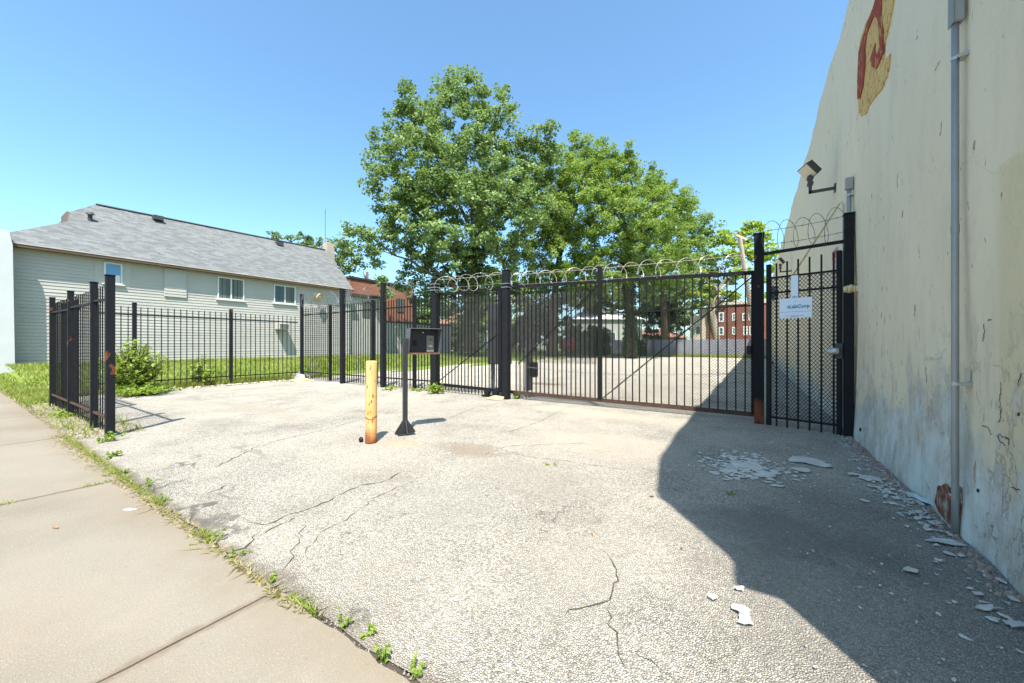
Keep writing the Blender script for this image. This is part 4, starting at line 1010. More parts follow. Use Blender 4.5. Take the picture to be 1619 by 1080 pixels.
# chimney, vents, mast, dish
cp = at(526, 410, 36); mb = MB(); mb.box(RX-.3,RX+.35,18.55,19.25,8.2,10.35); ch_ = mb.build('chimney', M['chimney'], hs)
mb = MB(); mb.box(RX+.30,RX+1.5,18.4,18.9,8.35,8.5); mb.build('flashing', M['vent'], hs)
mb = MB(); mb.tube([(RX,18.6,9.6),(RX,18.6,13.3)], .03, 6); mb.build('mast', M['wiredark'], hs)
for px, py in ((248,345),(440,383)):
    y, z = W(px, py, RX+.5); zs_ = ez+(RZ-ez)*(ex-(RX+.5))/(ex-RX)
    mb = MB(); mb.box(RX+.3,RX+.75,y-.2,y+.25,zs_-.1,zs_+.16); mb.build('roof_vent', M['vent'], hs)
y, z = W(142, 365, RX+2); zs_ = ez+(RZ-ez)*(ex-(RX+2))/(ex-RX)
mb = MB(); mb.tube([(RX+2,y,zs_-.1),(RX+2,y,zs_+.25),(RX+2.02,y,zs_+.27),(RX+2.02,y,zs_+.38)], [.09,.09,.19,.12], 12); mb.build('vent_pipe', M['vent'], hs)
# electrical entry on the wall (dark patch)
mb = MB(); mb.tube([(HX+.4,15.2,4.9),(HX+.5,15.25,4.85)], [.26,.30], 14); mb.bar((HX+.02,15.2,4.7),(HX+.42,15.2,4.88), .04); tag(mb.build('satellite_dish', M['cardboard'], hs), 'small tan satellite dish')
# annex and garage
t = thing('annex_building', (-28, 20, .3), 'flat roofed grey annex with a dark window at the end of the sided house', 'building')
mb = MB(); mb.box(-34,-27.3,18.05,21.3,.2,5.3); mb.build('wall', M['greywall'], t)
mb = MB(); mb.box(-34.2,-27.1,18.0,21.5,5.3,5.55); mb.build('roof', M['vent'], t)
mb = MB(); mb.box(-27.3,-27.25,19.3,20.0,3.7,5.1); mb.build('window', M['curtain'], t)
t = thing('garage', (-28, 26, .3), 'low grey garage wall beyond the annex, partly behind the fence', 'garage')
mb = MB(); mb.box(-33,-27.6,21.3,30.5,.2,3.4); mb.build('wall', M['greywall'], t)
mb = MB(); mb.box(-33.1,-27.5,21.3,30.6,3.4,3.55); mb.build('roof', M['vent'], t)
t = thing('brick_building', (-36, 28, .3), 'orange brick building with dark coping behind the sided house', 'building')
mb = MB(); mb.box(-46,-34.5,23.0,31.5,.2,8.2); mb.build('wall', M['brick_o'], t)
mb = MB(); mb.box(-46.1,-34.4,22.9,31.6,8.2,8.4); mb.build('coping', M['vent'], t)
for y in (25.5, 29):
    mb = MB(); mb.box(-34.5,-34.44,y,y+.9,5.2,6.8); mb.build('window', M['curtain'], t)
# pale building at the far left
t = thing('painted_building', (-28, -3, 0), 'pale blue white painted building at the left edge beside the sided house', 'building')
mb = MB(); mb.prism([(-26.25,1.86,.2),(-26.25,1.80,5.6),(-26.25,1.70,6.2),(-26.25,-9,6.7),(-26.25,-9,0.1)], (-12,0,0)); mb.build('wall', M['whitewash'], t)
mb = MB(); mb.box(-26.6,-26.15,-9,1.0,6.30,6.5); mb.box(-26.6,-26.15,-9,.55,6.5,6.56); mb.build('coping', M['terracotta'], t)

# ================================================================ BACKGROUND
def far_box(p0, p1, D): return at(*p0, D), at(*p1, D)
# grey board fence at the back of the lot
t = thing('board_fence', (-3, 46.5, 0), 'long grey board fence along the far end of the lot', 'fence')
a0 = U(985, 562, 46.8)[0]; 
mb = MB(); x = -21.0
while x < 1.5: mb.box(x, x+.13, 46.78, 46.81, .12, 1.98+random.uniform(-.02,.02)); x += .15
mb.build('boards', M['fencegrey'], t)
for x in np.arange(-20.5, 1.5, 2.6):
    mb = MB(); mb.box(x,x+.1,46.70,46.778,0,2.1); mb.build('post', M['greypost'], t)
N = 5000; P = np.stack([rng.uniform(-20,1.2,N), rng.uniform(45.6,46.8,N), np.zeros(N)], 1)
tag(blades('back_fence_grass', P, .35, rng.random(N), M['grass'], .04), 'strip of grass at the foot of the far grey board fence', 'grass', kind='stuff')
# red brick two-storey
t = thing('brick_apartment', (-4, 62, 0), 'two storey red brick building with white windows beyond the far board fence', 'building')
FY = 60.0
xl = U(1118, 500, FY)[0]; xr = 8.0; zt = U(1150, 482, FY)[1]
mb = MB(); mb.box(xl, xr, FY, FY+14, 0, zt); mb.build('wall', M['brick'], t)
mb = MB(); mb.box(xl-.1, xr, FY-.12, FY+14.1, zt, zt+.35); mb.build('cornice', M['tan'], t)
mb = MB(); xl2 = U(1090, 500, FY)[0]; mb.box(xl2, xl-.01, FY+.3, FY+12, 0, zt-1.3); mb.box(U(1105,500,FY)[0], xl-.01, FY+.2, FY+.31, zt-1.3, zt-.2); mb.build('render_wing', M['tan'], t)
for (px, wpx, py0, py1) in [(1140,8,494,509),(1160,6,495,507),(1176,6,495,507),(1186,6,495,507),(1160,6,517,529),(1140,8,517,530),(1178,7,516,530),(1187,6,516,530),(1222,6,495,507),(1222,6,516,530)]:
    x0, z1 = U(px-wpx/2, py0, FY); x1, z0 = U(px+wpx/2, py1, FY)
    mb = MB(); mb.box(x0,x1,FY-.05,FY-.003,z0,z1); f = mb.build('window', M['trim'], t)
    mb = MB(); mb.box(x0+.15,x1-.15,FY-.08,FY-.053,z0+.2,(z0+z1)/2-.04); mb.box(x0+.15,x1-.15,FY-.08,FY-.053,(z0+z1)/2+.04,z1-.15); mb.build('pane', M['glass'], f)
mb = MB(); x0, z1 = U(1100,517,FY); x1, z0 = U(1106,527,FY); mb.box(x0,x1,FY+.24,FY+.297,z0,z1); mb.build('window', M['glass'], t)
def far_house(name, label, px0, px1, py_eave, py_ridge, D, wallm, roofm, depth=7, wins=(), pyb=562):
    p0 = at(px0, py_eave, D); p1 = at(px1, py_eave, D); r_ = at((px0+px1)/2, py_ridge, D); ze = p0.z; zr = r_.z
    u = (p1-p0); u.z = 0; L = u.length; u.normalize(); nn = Vector((-u.y, u.x, 0))
    t = thing(name, (p0.x, p0.y, 0), label, 'house')
    a = Vector((p0.x,p0.y,0)); P = [a, a+u*L, a+u*L+nn*depth, a+nn*depth]
    mb = MB(); mb.prism(P, (0,0,ze)); mb.build('wall', wallm, t)
    mb = MB(); e = .4; q = [a-u*e-nn*e, a+u*(L+e)-nn*e, a+u*(L+e)+nn*(depth+e), a-u*e+nn*(depth+e)]; q = [v_+Vector((0,0,ze+.01)) for v_ in q]
    r0 = a+u*L*.3+nn*depth/2+Vector((0,0,zr)); r1 = a+u*L*.7+nn*depth/2+Vector((0,0,zr))
    mb.add([*q, r0, r1], [(0,1,5,4),(1,2,5),(2,3,4,5),(3,0,4),(3,2,1,0)]); mb.build('roof', roofm, t)
    for (f0, f1, z0, z1) in wins:
        mb = MB(); s_ = a+u*L*f0-nn*.06; mb.prism([s_+Vector((0,0,z0)), s_+u*L*(f1-f0)+Vector((0,0,z0)), s_+u*L*(f1-f0)+nn*.05+Vector((0,0,z0)), s_+nn*.05+Vector((0,0,z0))], (0,0,z1-z0)); f = mb.build('window', M['trim'], t)
        mb = MB(); s_ = s_+u*.12-nn*.02; w_ = L*(f1-f0)-.24; mb.prism([s_+Vector((0,0,z0+.1)), s_+u*w_+Vector((0,0,z0+.1)), s_+u*w_+nn*.015+Vector((0,0,z0+.1)), s_+nn*.015+Vector((0,0,z0+.1))], (0,0,z1-z0-.2)); mb.build('pane', M['glass'], f)
    return t
far_house('far_house', 'small grey house with a pale roof behind the trees beyond the sliding gate', 905, 1015, 505, 484, 58, M['greywall'], M['roofwhite'], 8, [(.15,.28,1.6,3.4),(.5,.62,1.6,3.4),(.8,.95,1.8,3.6)])
far_house('far_house', 'house with an orange red roof seen through the bars left of the sliding gate', 690, 765, 512, 494, 62, M['trim'], M['roofred'], 8, [(.2,.4,1.6,3.2),(.6,.85,1.6,3.2)])
far_house('far_house', 'low red roofed house between the pale roofed house and the brick building', 1008, 1085, 534, 519, 75, M['tan'], M['roofred'], 8)
# utility pole, leaning
p0 = at(1199, 566, 30); p1 = at(1169, 376, 28)
t = thing('utility_pole', (p0.x,p0.y,0), 'leaning weathered wooden pole with a stub crossarm left of the tall gate post', 'pole')
mb = MB(); mb.tube([(p0.x,p0.y,-.1), p0.lerp(p1,.5), p1], [.20,.18,.15], 10); mb.build('shaft', M['poleWood'], t)
q0 = at(1163, 372, 28); q1 = at(1180, 379, 28); mb = MB(); mb.bar(q0, q1, .16); mb.build('crossarm', M['poleWood'], t)

# ================================================================ TREES
D = 34
lob = [(735,275,90,0),(665,275,62,-2),(800,275,66,2),(722,200,62,0),(664,195,38,1),(712,140,24,0),(712,118,9,0),(742,142,22,1),(743,120,8,1),(648,160,17,-1),(645,138,8,-1),(782,175,32,-1),(800,150,12,0),(845,215,22,0),(866,205,14,0),(868,235,20,1),(840,265,45,2),(622,235,34,0),(598,228,16,0),(622,300,42,-3),(602,265,20,-1),(650,345,48,-2),(722,345,70,-3),(795,335,62,-2),(838,318,38,0),(690,400,40,0),(745,418,40,1),(655,425,22,-1),(622,178,16,-1),(622,345,22,-1),(640,380,24,-2),(690,165,20,2),(765,160,18,2),
       (604,372,17,-3),(578,384,20,-3),(560,366,15,-3),(592,412,14,-3),(545,378,10,-3),(628,452,12,-1),(660,462,22,0),(700,452,28,0),(800,410,35,0),(600,445,7,-3),(607,462,6,-3),(583,400,10,-4),(705,470,30,2),(765,455,35,2)]
lobes = [L_(a,b,c,d,D) for a,b,c,d in lob]
bp = at(742, 566, D); base = (bp.x, bp.y, 0)
tp = [base, tuple(at(741,520,D)), tuple(at(742,470,D)), tuple(at(745,425,D)), tuple(at(752,390,D))]
lm = [(3, at(705,345,D-1), .30), (4, at(800,330,D+1), .32), (4, at(770,270,D), .30), (3, at(655,335,D-2), .26), (2, at(650,395,D-2), .22), (4, at(735,240,D), .28), (4, at(850,300,D+2), .22), (2, at(600,385,D-3), .16), (4, at(690,250,D-1), .2), (2, at(700,420,D), .2)]
tree('cottonwood_tree', 'tallest tree, a broad cottonwood with glossy leaves and a low arm reaching left', base, tp, lm, lobes, 8.5, .60, 52, .20, M['leaf_cotton'], tr=(.62,.42), shell=.5, ivy=3500, elong=1.15)
D = 40
lob = [(880,262,32,0),(925,262,42,0),(930,238,18,0),(905,225,9,0),(907,213,4,0),(958,255,26,1),(862,318,42,-1),(915,330,60,-3),(842,368,36,-2),(890,398,48,-3),(855,435,32,0),(910,440,42,-1),(820,400,18,0),(955,300,40,0),(945,385,42,-3),(880,350,35,-4),(925,290,35,-4)]
bp = at(872, 566, D); base = (bp.x,bp.y,0)
tp = [base, tuple(at(874,510,D)), tuple(at(878,450,D)), tuple(at(885,400,D))]
tree('locust_tree', 'feathery light green tree just right of the tall cottonwood', base, tp, [(3,at(925,270,D),.25),(3,at(860,320,D),.22),(2,at(930,380,D),.2),(3,at(900,300,D),.2)], [L_(a,b,c,d,D) for a,b,c,d in lob], 10, .60, 75, .125, M['leaf_locust'], tr=(.42,.3), elong=1.9, shell=.45)
D = 38
lob = [(1110,350,14,0),(1112,375,14,0),(985,262,30,1),(985,240,16,1),(1000,300,42,3),(975,345,50,-2),(1048,335,42,0),(1075,320,22,1),(1085,345,24,1),(1092,322,10,0),(1030,385,50,-3),(1075,385,38,0),(1000,430,42,0),(965,425,38,-2),(1055,430,34,0),(1095,400,20,0),(1018,345,42,-2),(1040,290,22,1)]
bp = at(996, 568, D); base = (bp.x,bp.y,0)
tp = [base, tuple(at(996,510,D)), tuple(at(994,450,D)), tuple(at(992,400,D))]
tree('locust_tree', 'wide light green tree in the middle behind the sliding gate', base, tp, [(3,at(985,280,D),.25),(3,at(1050,335,D),.22),(2,at(1060,400,D),.2),(3,at(960,340,D),.2)], [L_(a,b,c,d,D) for a,b,c,d in lob], 10, .60, 75, .125, M['leaf_locust'], tr=(.45,.3), elong=1.9, shell=.45, ivy=3000)
D = 50
lob = [(1022,282,20,0),(1038,298,16,0),(1015,300,18,0),(1120,358,14,0),(1110,385,20,0),(1105,420,22,0)]
bp = at(1050, 563, D+4); base = (bp.x,bp.y,0)
tree('maple_tree', 'darker tree peeking out behind the upper right of the light green trees', base, [base, tuple(at(1050,480,D+4)), tuple(at(1050,400,D+4))], [(2,at(1025,300,D+4),.25),(2,at(1105,400,D+4),.2)], [L_(a,b,c,d,D+4) for a,b,c,d in lob+[(1060,380,40,0),(1060,440,40,0)]], 5.5, .8, 32, .28, M['leaf_cotton'], tr=(.45,.3))
D = 53
lob = [(1150,372,20,0),(1188,362,18,0),(1205,372,16,0),(1135,398,20,0),(1178,402,22,0),(1212,398,16,0),(1228,422,13,0),(1150,432,24,0),(1100,438,16,0),(1122,462,20,0),(1188,436,16,0),(1215,446,12,0),(1172,380,14,0),(1190,470,12,0),(1160,465,12,0),(1085,460,18,0),(1168,482,15,1),(1196,488,12,1),(1108,486,14,1),(1142,474,16,1),(1216,470,12,0),(1150,492,8,2)]
base = tuple(at(1137, 560, D)); base = (base[0],base[1],0)
tp = [base, tuple(at(1133,535,D)), tuple(at(1127,505,D)), tuple(at(1124,492,D)), tuple(at(1138,465,D))]
tree('ailanthus_tree', 'bright lime green tree with a bare grey trunk in front of the red brick building', base, tp, [(3,at(1112,474,D),.3),(4,at(1150,420,D),.25),(3,at(1170,468,D),.3),(4,at(1195,400,D),.18),(2,at(1180,510,D),.2),(4,at(1110,440,D),.2)], [L_(a,b,c,d,D,.75) for a,b,c,d in lob], 5.2, .75, 26, .30, M['leaf_lime'], bark='barkpale', tr=(.55,.42), elong=2.0)
D = 58
for nm, lab, lob, bpx in [('far_tree', 'tree rising behind the ridge of the sided house, left of its mast', [(445,384,13,0),(432,375,8,0),(470,382,16,0),(488,392,20,0),(462,400,20,0)], 470),
        ('far_tree', 'tree behind the chimney of the sided house', [(515,392,20,0),(540,402,22,0),(558,424,16,0),(536,432,20,0),(555,400,14,0),(520,420,20,0)], 535),
        ('far_tree', 'small round treetop above the orange brick building', [(580,452,9,0),(570,458,7,0)], 580)]:
    base = tuple(at(bpx, 560, D)); base = (base[0],base[1],0)
    tree(nm, lab, base, [base, tuple(at(bpx,500,D)), tuple(at(bpx,430,D))], [(2, at(lob[0][0],lob[0][1],D), .2)], [L_(a,b,c,d,D) for a,b,c,d in lob], 5, .75, 30, .30, M['leaf_far'], tr=(.4,.2), group='trees behind the sided house')
# understorey behind the gate
def bush(name, label, px, py, D, rpx, mat, dens=6, cl=.45, per=26, ls=.2, sq=1.0, group=None, zb=0):
    c = at(px, py, D); r_ = rpx/F*D
    t = thing(name, (c.x,c.y,zb), label, 'bush', group)
    mb = MB()
    for k in range(6): mb.tube([(c.x,c.y,zb-.05), (c.x+random.uniform(-.5,.5)*r_, c.y+random.uniform(-.5,.5)*r_, c.z+random.uniform(0,.6)*r_)], [.05,.015], 5)
    mb.build('stems', M['bark'], t)
    lb = [((c.x,c.y,c.z), r_, sq)]+[((c.x+random.uniform(-.7,.7)*r_, c.y+random.uniform(-.5,.5)*r_, c.z+random.uniform(-.2,.75)*r_*sq), r_*random.uniform(.3,.55), sq) for _ in range(6)]
    P, T, O = crown_points(lb, dens/max(.3, r_/2), cl, per, .3); P[:,2] = np.maximum(P[:,2], zb+.04)
    leafmesh('foliage', P, ls, T, mat, t, 1.5, outward=O, loc=(c.x,c.y,zb)); return t
for i, (px, py, D, r_, m_, lab) in enumerate([(835,525,46,36,'leaf_dark','dark bush left of the light green tree trunk behind the gate'),(865,500,52,40,'leaf_dark','tall dark bush right behind the first light green trunk'),(905,540,44,24,'leaf_far','low green bush beside the red flowers'),(945,542,44,22,'leaf_dark','low dark bush in front of the grey house'),
        (800,520,52,34,'leaf_far','green bush behind the drive motor left of the grey bollard'),(720,530,55,30,'leaf_dark','dark bush below the orange red roof'),(660,520,60,32,'leaf_far','bush in the gap above the keypad box'),(1035,505,66,34,'leaf_dark','dark bush behind the board fence left of the brick building'),(1070,500,70,30,'leaf_far','mid green bush behind the low red roof'),(615,530,70,22,'leaf_far','bush at the end of the low garage'),(1240,510,60,30,'leaf_far','bush at the right end of the board fence'),(770,500,60,34,'leaf_dark','tall dark bush behind the cottonwood trunk'),(1002,548,42,14,'leaf_dark','small dark shrub in front of the board fence'),(690,500,70,34,'leaf_far','tall bush far behind the keypad box'),(1045,470,64,44,'leaf_far','tall green bush behind the board fence beside the brick building'),(965,478,62,40,'leaf_dark','tall dark bush behind the grey house and second trunk'),(925,465,60,40,'leaf_far','tall green bush between the two light green trunks'),(835,470,60,40,'leaf_far','tall green bush behind the left half of the sliding gate'),(1095,455,75,34,'leaf_far','leafy bush above the left side of the brick building'),(780,460,62,34,'leaf_far','tall green bush between the cottonwood trunk and the sliding gate post')]):
    bush('bush', lab, px, py, D, r_, M[m_], dens=14, cl=.6, per=30, ls=.26, group='bushes along the back of the lot')
b_ = bush('flowering_bush', 'bush with red flowers behind the left half of the sliding gate', 898, 545, 41, 11, M['petal'], dens=9, cl=.3, per=16, ls=.16)
# back kerb line
mb = MB(); p = at(845,566,39.5); q = at(975,566,39.5); mb.bar((p.x,p.y,.07),(q.x,q.y,.07), .15, .16); tag(mb.build('parking_kerb', M['concrete'], loc=(p.x,p.y,0)), 'low concrete kerb along the far edge of the lot under the trees', 'kerb')

# ================================================================ WEEDS AND FENCE-SIDE PLANTS
def sprig(name, label, x, y, r_, h, mat, n_=60, ls=.05, group='weeds in the pavement', cat='weed', z0=0.0, elong=2.0):
    t = thing(name, (x,y,z0), label, cat, group)
    mb = MB(); P = []
    ns = max(4, int(n_/9))
    for k in range(ns):
        a = random.uniform(0, 6.28); rr = r_*random.uniform(.2,1); hh = h*random.uniform(.4,1)*(1-.4*rr/r_)
        tip = Vector((x+rr*math.cos(a), y+rr*math.sin(a), z0+hh)); b0 = Vector((x+.15*rr*math.cos(a), y+.15*rr*math.sin(a), z0-.01))
        mid_ = b0.lerp(tip,.5)+Vector((0,0,hh*.15)); mb.tube([b0, mid_, tip], [.003+.004*h, .002+.003*h, .0015], 4)
        for j in range(9):
            f = random.uniform(.25,1.05); q = b0.lerp(mid_, f*2) if f < .5 else mid_.lerp(tip, f*2-1)
            P.append(q+Vector([random.uniform(-1,1)*ls*.8 for _ in range(3)]))
    mb.build('stems', M['leaf_weed'] if h < .4 else M['bark'], t)
    P = np.array([tuple(p) for p in P]); P[:,2] = np.maximum(P[:,2], z0+.008)
    leafmesh('leaves', P, ls, rng.normal(.5,.25,len(P)), mat, t, elong, loc=(x,y,z0)); return t
LW = M['leaf_weed']
for px, py, r_, h, n_, lab in [(540,990,.055,.11,60,'green weed sprout in the seam, left of the lowest three'),(583,1003,.06,.07,60,'reddish green weed in the middle of the bottom seam'),(606,1044,.06,.10,70,'spiky weed growing where the sidewalk seam nears the bottom edge'),(650,1073,.07,.08,60,'weed at the very bottom of the sidewalk seam'),
        (432,917,.045,.05,40,'tiny weed at the corner of the two sidewalk slabs'),(372,878,.09,.08,80,'low weed in the seam left of the main crack'),(340,857,.13,.07,110,'flat weed patch in the seam below the dark worn asphalt'),(258,795,.12,.10,110,'weed clump in the seam beside the white blob'),(228,770,.12,.10,110,'weed clump in the seam near the upper slab joint'),
        (200,748,.12,.09,100,'weed clump in the seam midway to the left fence'),(180,722,.12,.10,100,'weed clump in the seam just below the left fence corner post'),(172,697,.18,.16,150,'bright weed at the foot of the left fence corner post'),(873,736,.12,.06,70,'sparse weed in the middle of the asphalt'),(1153,781,.07,.04,30,'dark green weed tuft in the shade near the fallen paint'),
        (690,622,.42,.42,420,'leafy weed at the foot of the post by the keypad'),(818,630,.20,.22,180,'small weed at the foot of the left sliding gate post'),(620,616,.45,.16,160,'low weeds under the fence behind the yellow bollard'),(655,618,.4,.16,140,'low weeds between keypad post and fence'),(105,660,.3,.14,120,'weed under the left fence'),(40,615,.7,.35,300,'large grassy weed on the verge left of the fence'),(60,600,.6,.4,240,'tall weed beside the left end of the fence')]:
    x, y = G(px, py); sprig('weed', lab, x, y, r_, h, LW, int(n_*.6), ls=.012 if py > 730 else (.026 if py > 680 else .045))
# sapling bush at side fence
x, y = -14.75, 3.05
sprig('sapling_bush', 'bright green sapling bush sprawling at the near end of the side fence', x, y, 0.75, 1.75, LW, 3300, ls=.05, group=None, cat='bush')
sprig('sapling_bush', 'low spreading growth at the foot of the sapling bush, nearest the asphalt', -14.3, 3.1, 0.85, .38, LW, 1900, ls=.05, group=None, cat='bush')
sprig('sapling', 'thin reddish green sapling in the fence between the bush and the middle post', -15.45, 4.9, .5, 1.25, LW, 330, ls=.07, group=None, cat='sapling')

# ================================================================ LITTER AND FALLEN PAINT
def flake_poly(x, y, rx_, ry_, rot, n_=9, z=.006, curl=.01):
    P = []
    for i in range(n_):
        a = 2*math.pi*i/n_+random.uniform(-.2,.2); r_ = random.uniform(.55,1.1); u_, v_ = r_*rx_*math.cos(a), r_*ry_*math.sin(a)
        P.append(Vector((x+u_*math.cos(rot)-v_*math.sin(rot), y+u_*math.sin(rot)+v_*math.cos(rot), z+random.uniform(0, curl))))
    return P
big = [(1185,738,.20,.15,'large pale paint flake at the left of the broken paint pile'),(1208,752,.13,.11,'pale triangular flake at the front of the broken paint pile'),(1270,729,.25,.17,'largest fallen paint sheet, curled, near the walk gate'),(1300,737,.14,.12,'rounded flake touching the right end of the largest paint sheet'),(1266,745,.10,.09,'flake just in front of the largest paint sheet'),
       (1372,758,.13,.09,'oval flake nearest the wall below the post'),(1350,752,.07,.04,'small flake left of the oval one near the wall'),(1170,968,.05,.05,'bright white flake lying in the sun near the shadow edge'),(1178,985,.05,.04,'lower of the two bright flakes in the sun'),(1125,947,.03,.025,'small bright flake in the sun left of the shadow step'),(1168,934,.03,.02,'flake exactly at the stepped shadow edge'),
       (1230,770,.07,.03,'narrow flake below the largest paint sheet'),(1440,905,.06,.03,'narrow pale flake in the shade left of the pipe foot'),(1497,860,.14,.05,'flat flake lying near the foot of the thick pipe'),(1385,772,.07,.03,'flake in shade between oval flake and wall'),(1560,965,.07,.03,'flake near the wall at the lower right'),(1602,990,.06,.03,'flake at the right edge near the wall foot')]
for px, py, a, b, lab in big:
    x, y = G(px, py); mb = MB(); P = flake_poly(x, y, a, b, YAW+random.uniform(-.2,.2), 11, .008, .012); mb.prism(P, (0,0,.004)); tag(mb.build('paint_flake', M['flake'], loc=(x,y,0)), lab, 'paint flake', 'paint flakes fallen from the wall')
x, y = G(1440, 785); mb = MB()
for k in range(3): mb.prism(flake_poly(x+.05*k, y-.12*k, .05, .12, .3, 8, .01+.008*k), (0,0,.004))
tag(mb.build('blue_paint_flake', M['flakeblue'], loc=(x,y,0)), 'pale blue paint pieces at the wall base above the broken brick', 'paint flake')
mb = MB()
def scatter(cx, cy, sx_, sy_, k, s0, s1):
    for _ in range(k):
        px, py = random.gauss(cx, sx_), random.gauss(cy, sy_)
        if py < 640: continue
        x, y = G(px, py)
        if x > 1.24 or y < 1.2: continue
        s_ = random.uniform(s0, s1)*random.random()**.5; mb.prism(flake_poly(x, y, s_, s_*random.uniform(.4,.9), random.uniform(0,3), 6, .005, .006), (0,0,.003))
scatter(1165, 735, 26, 10, 380, .012, .07); scatter(1200, 748, 28, 8, 150, .012, .07); scatter(1125, 730, 25, 9, 160, .006, .022); scatter(1300, 735, 60, 22, 130, .006, .035); scatter(1250, 700, 60, 14, 60, .006, .04); scatter(1260, 770, 90, 30, 140, .004, .012)
for _ in range(240):
    y = random.uniform(2.6, 8.2); x = 1.24-abs(random.gauss(0, .16)); s_ = random.uniform(.006,.035)*(1.3 if 3.9 < y < 5.0 else 1)
    mb.prism(flake_poly(x, y, s_, s_*random.uniform(.4,.9), random.uniform(0,3), 6, .006, .008), (0,0,.003))
for _ in range(110):
    y = random.uniform(4.0, 5.2); x = 1.22-abs(random.gauss(0, .10)); s_ = random.uniform(.008,.035)
    mb.prism(flake_poly(x, y, s_, s_*random.uniform(.4,.9), random.uniform(0,3), 6, .008, .012), (0,0,.004))
for _ in range(60):
    x, y = random.uniform(.2, 1.2), random.uniform(2.0, 3.6); s_ = random.uniform(.003,.014); mb.prism(flake_poly(x, y, s_, s_*.7, random.uniform(0,3), 6), (0,0,.003))
for _ in range(200):
    y = random.uniform(8.3, 24); x = 1.2-abs(random.gauss(0, .5)); s_ = random.uniform(.02,.10); mb.prism(flake_poly(x, y, s_, s_*.7, random.uniform(0,3), 6), (0,0,.004))
tag(mb.build('paint_debris', M['flake']), 'scattered small chips of fallen paint along the wall and in the shade', 'debris', kind='stuff')
mb = MB()
for _ in range(420):
    y = random.uniform(3.2, 8); x = 1.245-abs(random.gauss(0, .05)); s_ = random.uniform(.006,.022); mb.tube([(x,y,0),(x+.005,y,s_*1.2)], [s_, s_*.5], 5)
tag(mb.build('rubble', M['rubble']), 'crumbs of brick and stucco along the wall foot', 'rubble', kind='stuff')
mb = MB()
for _ in range(700):
    x, y = random.uniform(-15.2,1.0), random.uniform(1.2, 8); s_ = random.uniform(.004,.012); mb.tube([(x,y,0),(x+.003,y,s_)], [s_, s_*.5], 5)
for _ in range(250):
    x, y = random.uniform(-14,-8.4), random.uniform(1.1, 1.8); s_ = random.uniform(.006,.025); mb.tube([(x,y,-.01),(x+.003,y,s_)], [s_, s_*.5], 5)
for _ in range(1500):
    x = .9-10*random.random()**.8; y = EDGE+random.gauss(.02, .035); s_ = random.uniform(.0025,.007); mb.tube([(x,y,0),(x+.002,y,s_*.9+(.012 if y < EDGE-.01 else 0))], [s_, s_*.5], 5)
tag(mb.build('gravel', M['grit']), 'loose grit and pebbles scattered over the asphalt', 'gravel', kind='stuff')
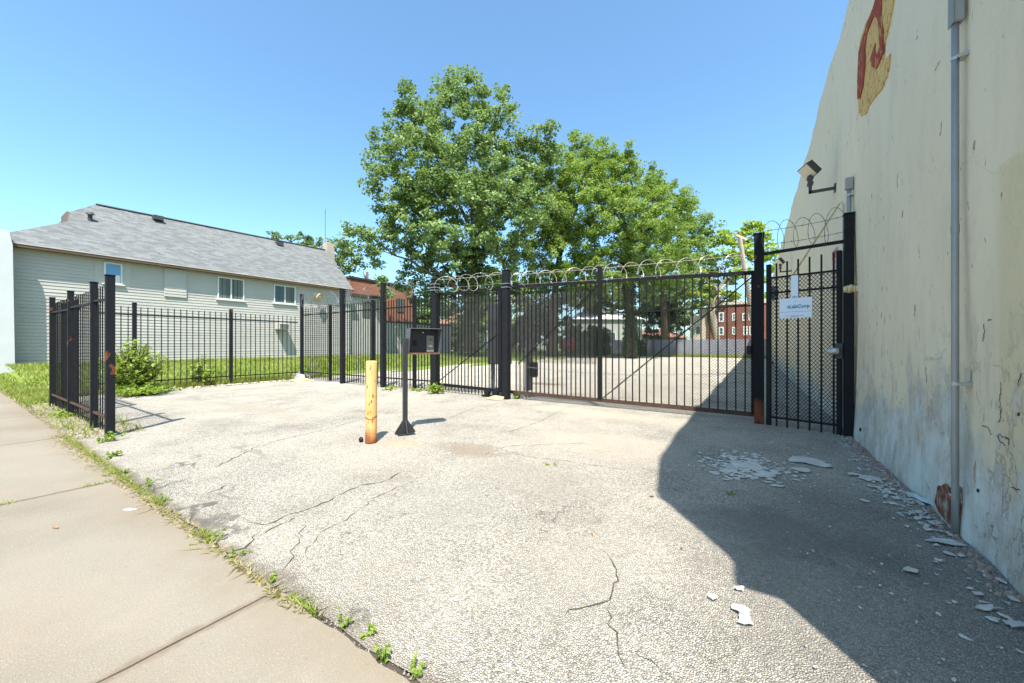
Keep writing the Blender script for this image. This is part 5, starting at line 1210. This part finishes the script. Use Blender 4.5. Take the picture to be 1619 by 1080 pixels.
# debris line at side fence
mb = MB()
for _ in range(160):
    y = random.uniform(3.4, 8); x = -15.15+random.gauss(0,.12); s_ = random.uniform(.03,.10); mb.prism(flake_poly(x, y, s_, s_*.5, random.uniform(0,3), 6, .01, .03), (0,0,.01))
tag(mb.build('fence_litter', M['foundation']), 'pale scraps and leaf litter along the foot of the side fence', 'litter', kind='stuff')
def crumple(name, label, x, y, sx_, sy_, sz_, mat, cat, rot=0, seed=1):
    r2 = random.Random(seed); mb = MB(); nu, nv = 12, 6; V = []
    for j in range(nv+1):
        for i in range(nu):
            a = 2*math.pi*i/nu; f = j/nv; rr = math.cos(f*math.pi/2)*r2.uniform(.8,1.15); u_, v_ = rr*sx_*math.cos(a), rr*sy_*math.sin(a)
            V.append((x+u_*math.cos(rot)-v_*math.sin(rot), y+u_*math.sin(rot)+v_*math.cos(rot), .003+sz_*math.sin(f*math.pi/2)*r2.uniform(.6,1.1)))
    mb.add(V, [(j*nu+i, j*nu+(i+1)%nu, (j+1)*nu+(i+1)%nu, (j+1)*nu+i) for j in range(nv) for i in range(nu)])
    return tag(mb.build(name, mat, loc=(x,y,0)), label, cat)
x, y = G(474, 600); crumple('plastic_bag', 'crumpled grey bag at the corner post of the fence', x, y, .42, .28, .30, M['greycloth'], 'bag', .5, 3)
x, y = G(482, 602); crumple('cloth_rag', 'tan rag lying against the grey bag at the fence corner', x+.1, y-.15, .4, .16, .12, M['cardboard'], 'rag', .9, 4)
x, y = G(517, 606); crumple('plastic_sheet', 'flat pale blue and white plastic sheet in front of the fence', x, y, .75, .14, .025, M['bagblue'], 'plastic sheet', .55, 5)
x, y = G(783, 632); mb = MB(); P = [Vector((x-.28,y-.05,.01)), Vector((x+.02,y-.13,.015)), Vector((x+.22,y+.02,.01)), Vector((x-.18,y+.10,.06))]; mb.prism(P, (0,0,.008)); mb.prism([P[3]+Vector((0,0,.01)), P[2]+Vector((0,0,.01)), Vector((x+.2,y+.1,.07)), Vector((x-.1,y+.16,.08))], (0,0,.006)); tag(mb.build('cardboard_piece', M['cardboard'], loc=(x,y,0)), 'tan piece of cardboard lying at the foot of the sliding gate post', 'cardboard')
x, y = G(205, 808); mb = MB(); mb.prism(flake_poly(x, y, .05, .022, YAW, 12, .013, .001), (0,0,.002)); tag(mb.build('white_stain', M['paper'], loc=(x,y,0)), 'small white blob on the sidewalk', 'stain')
for px, py, lab, mt, s_ in [(87,838,'brown dry leaf on the middle sidewalk slab','leafdry',.035),(1030,786,'orange dry leaf just outside the shadow edge','leafdry',.03),(936,846,'small orange leaf on the asphalt left of the crack','leafdry',.018),(348,626,'white scrap of paper on the asphalt before the side fence','paper',.10),(235,630,'white scrap under the sapling bush','paper',.16),(1077,868,'tiny brown leaf near the shadow edge','leafdry',.014)]:
    x, y = G(px, py); mb = MB(); mb.prism(flake_poly(x, y, s_, s_*.5, random.uniform(0,3), 8, .014 if py > 700 and px < 300 else .006, .01), (0,0,.003)); tag(mb.build('dry_leaf' if mt == 'leafdry' else 'paper_scrap', M[mt], loc=(x,y,0)), lab, 'leaf' if mt == 'leafdry' else 'paper')
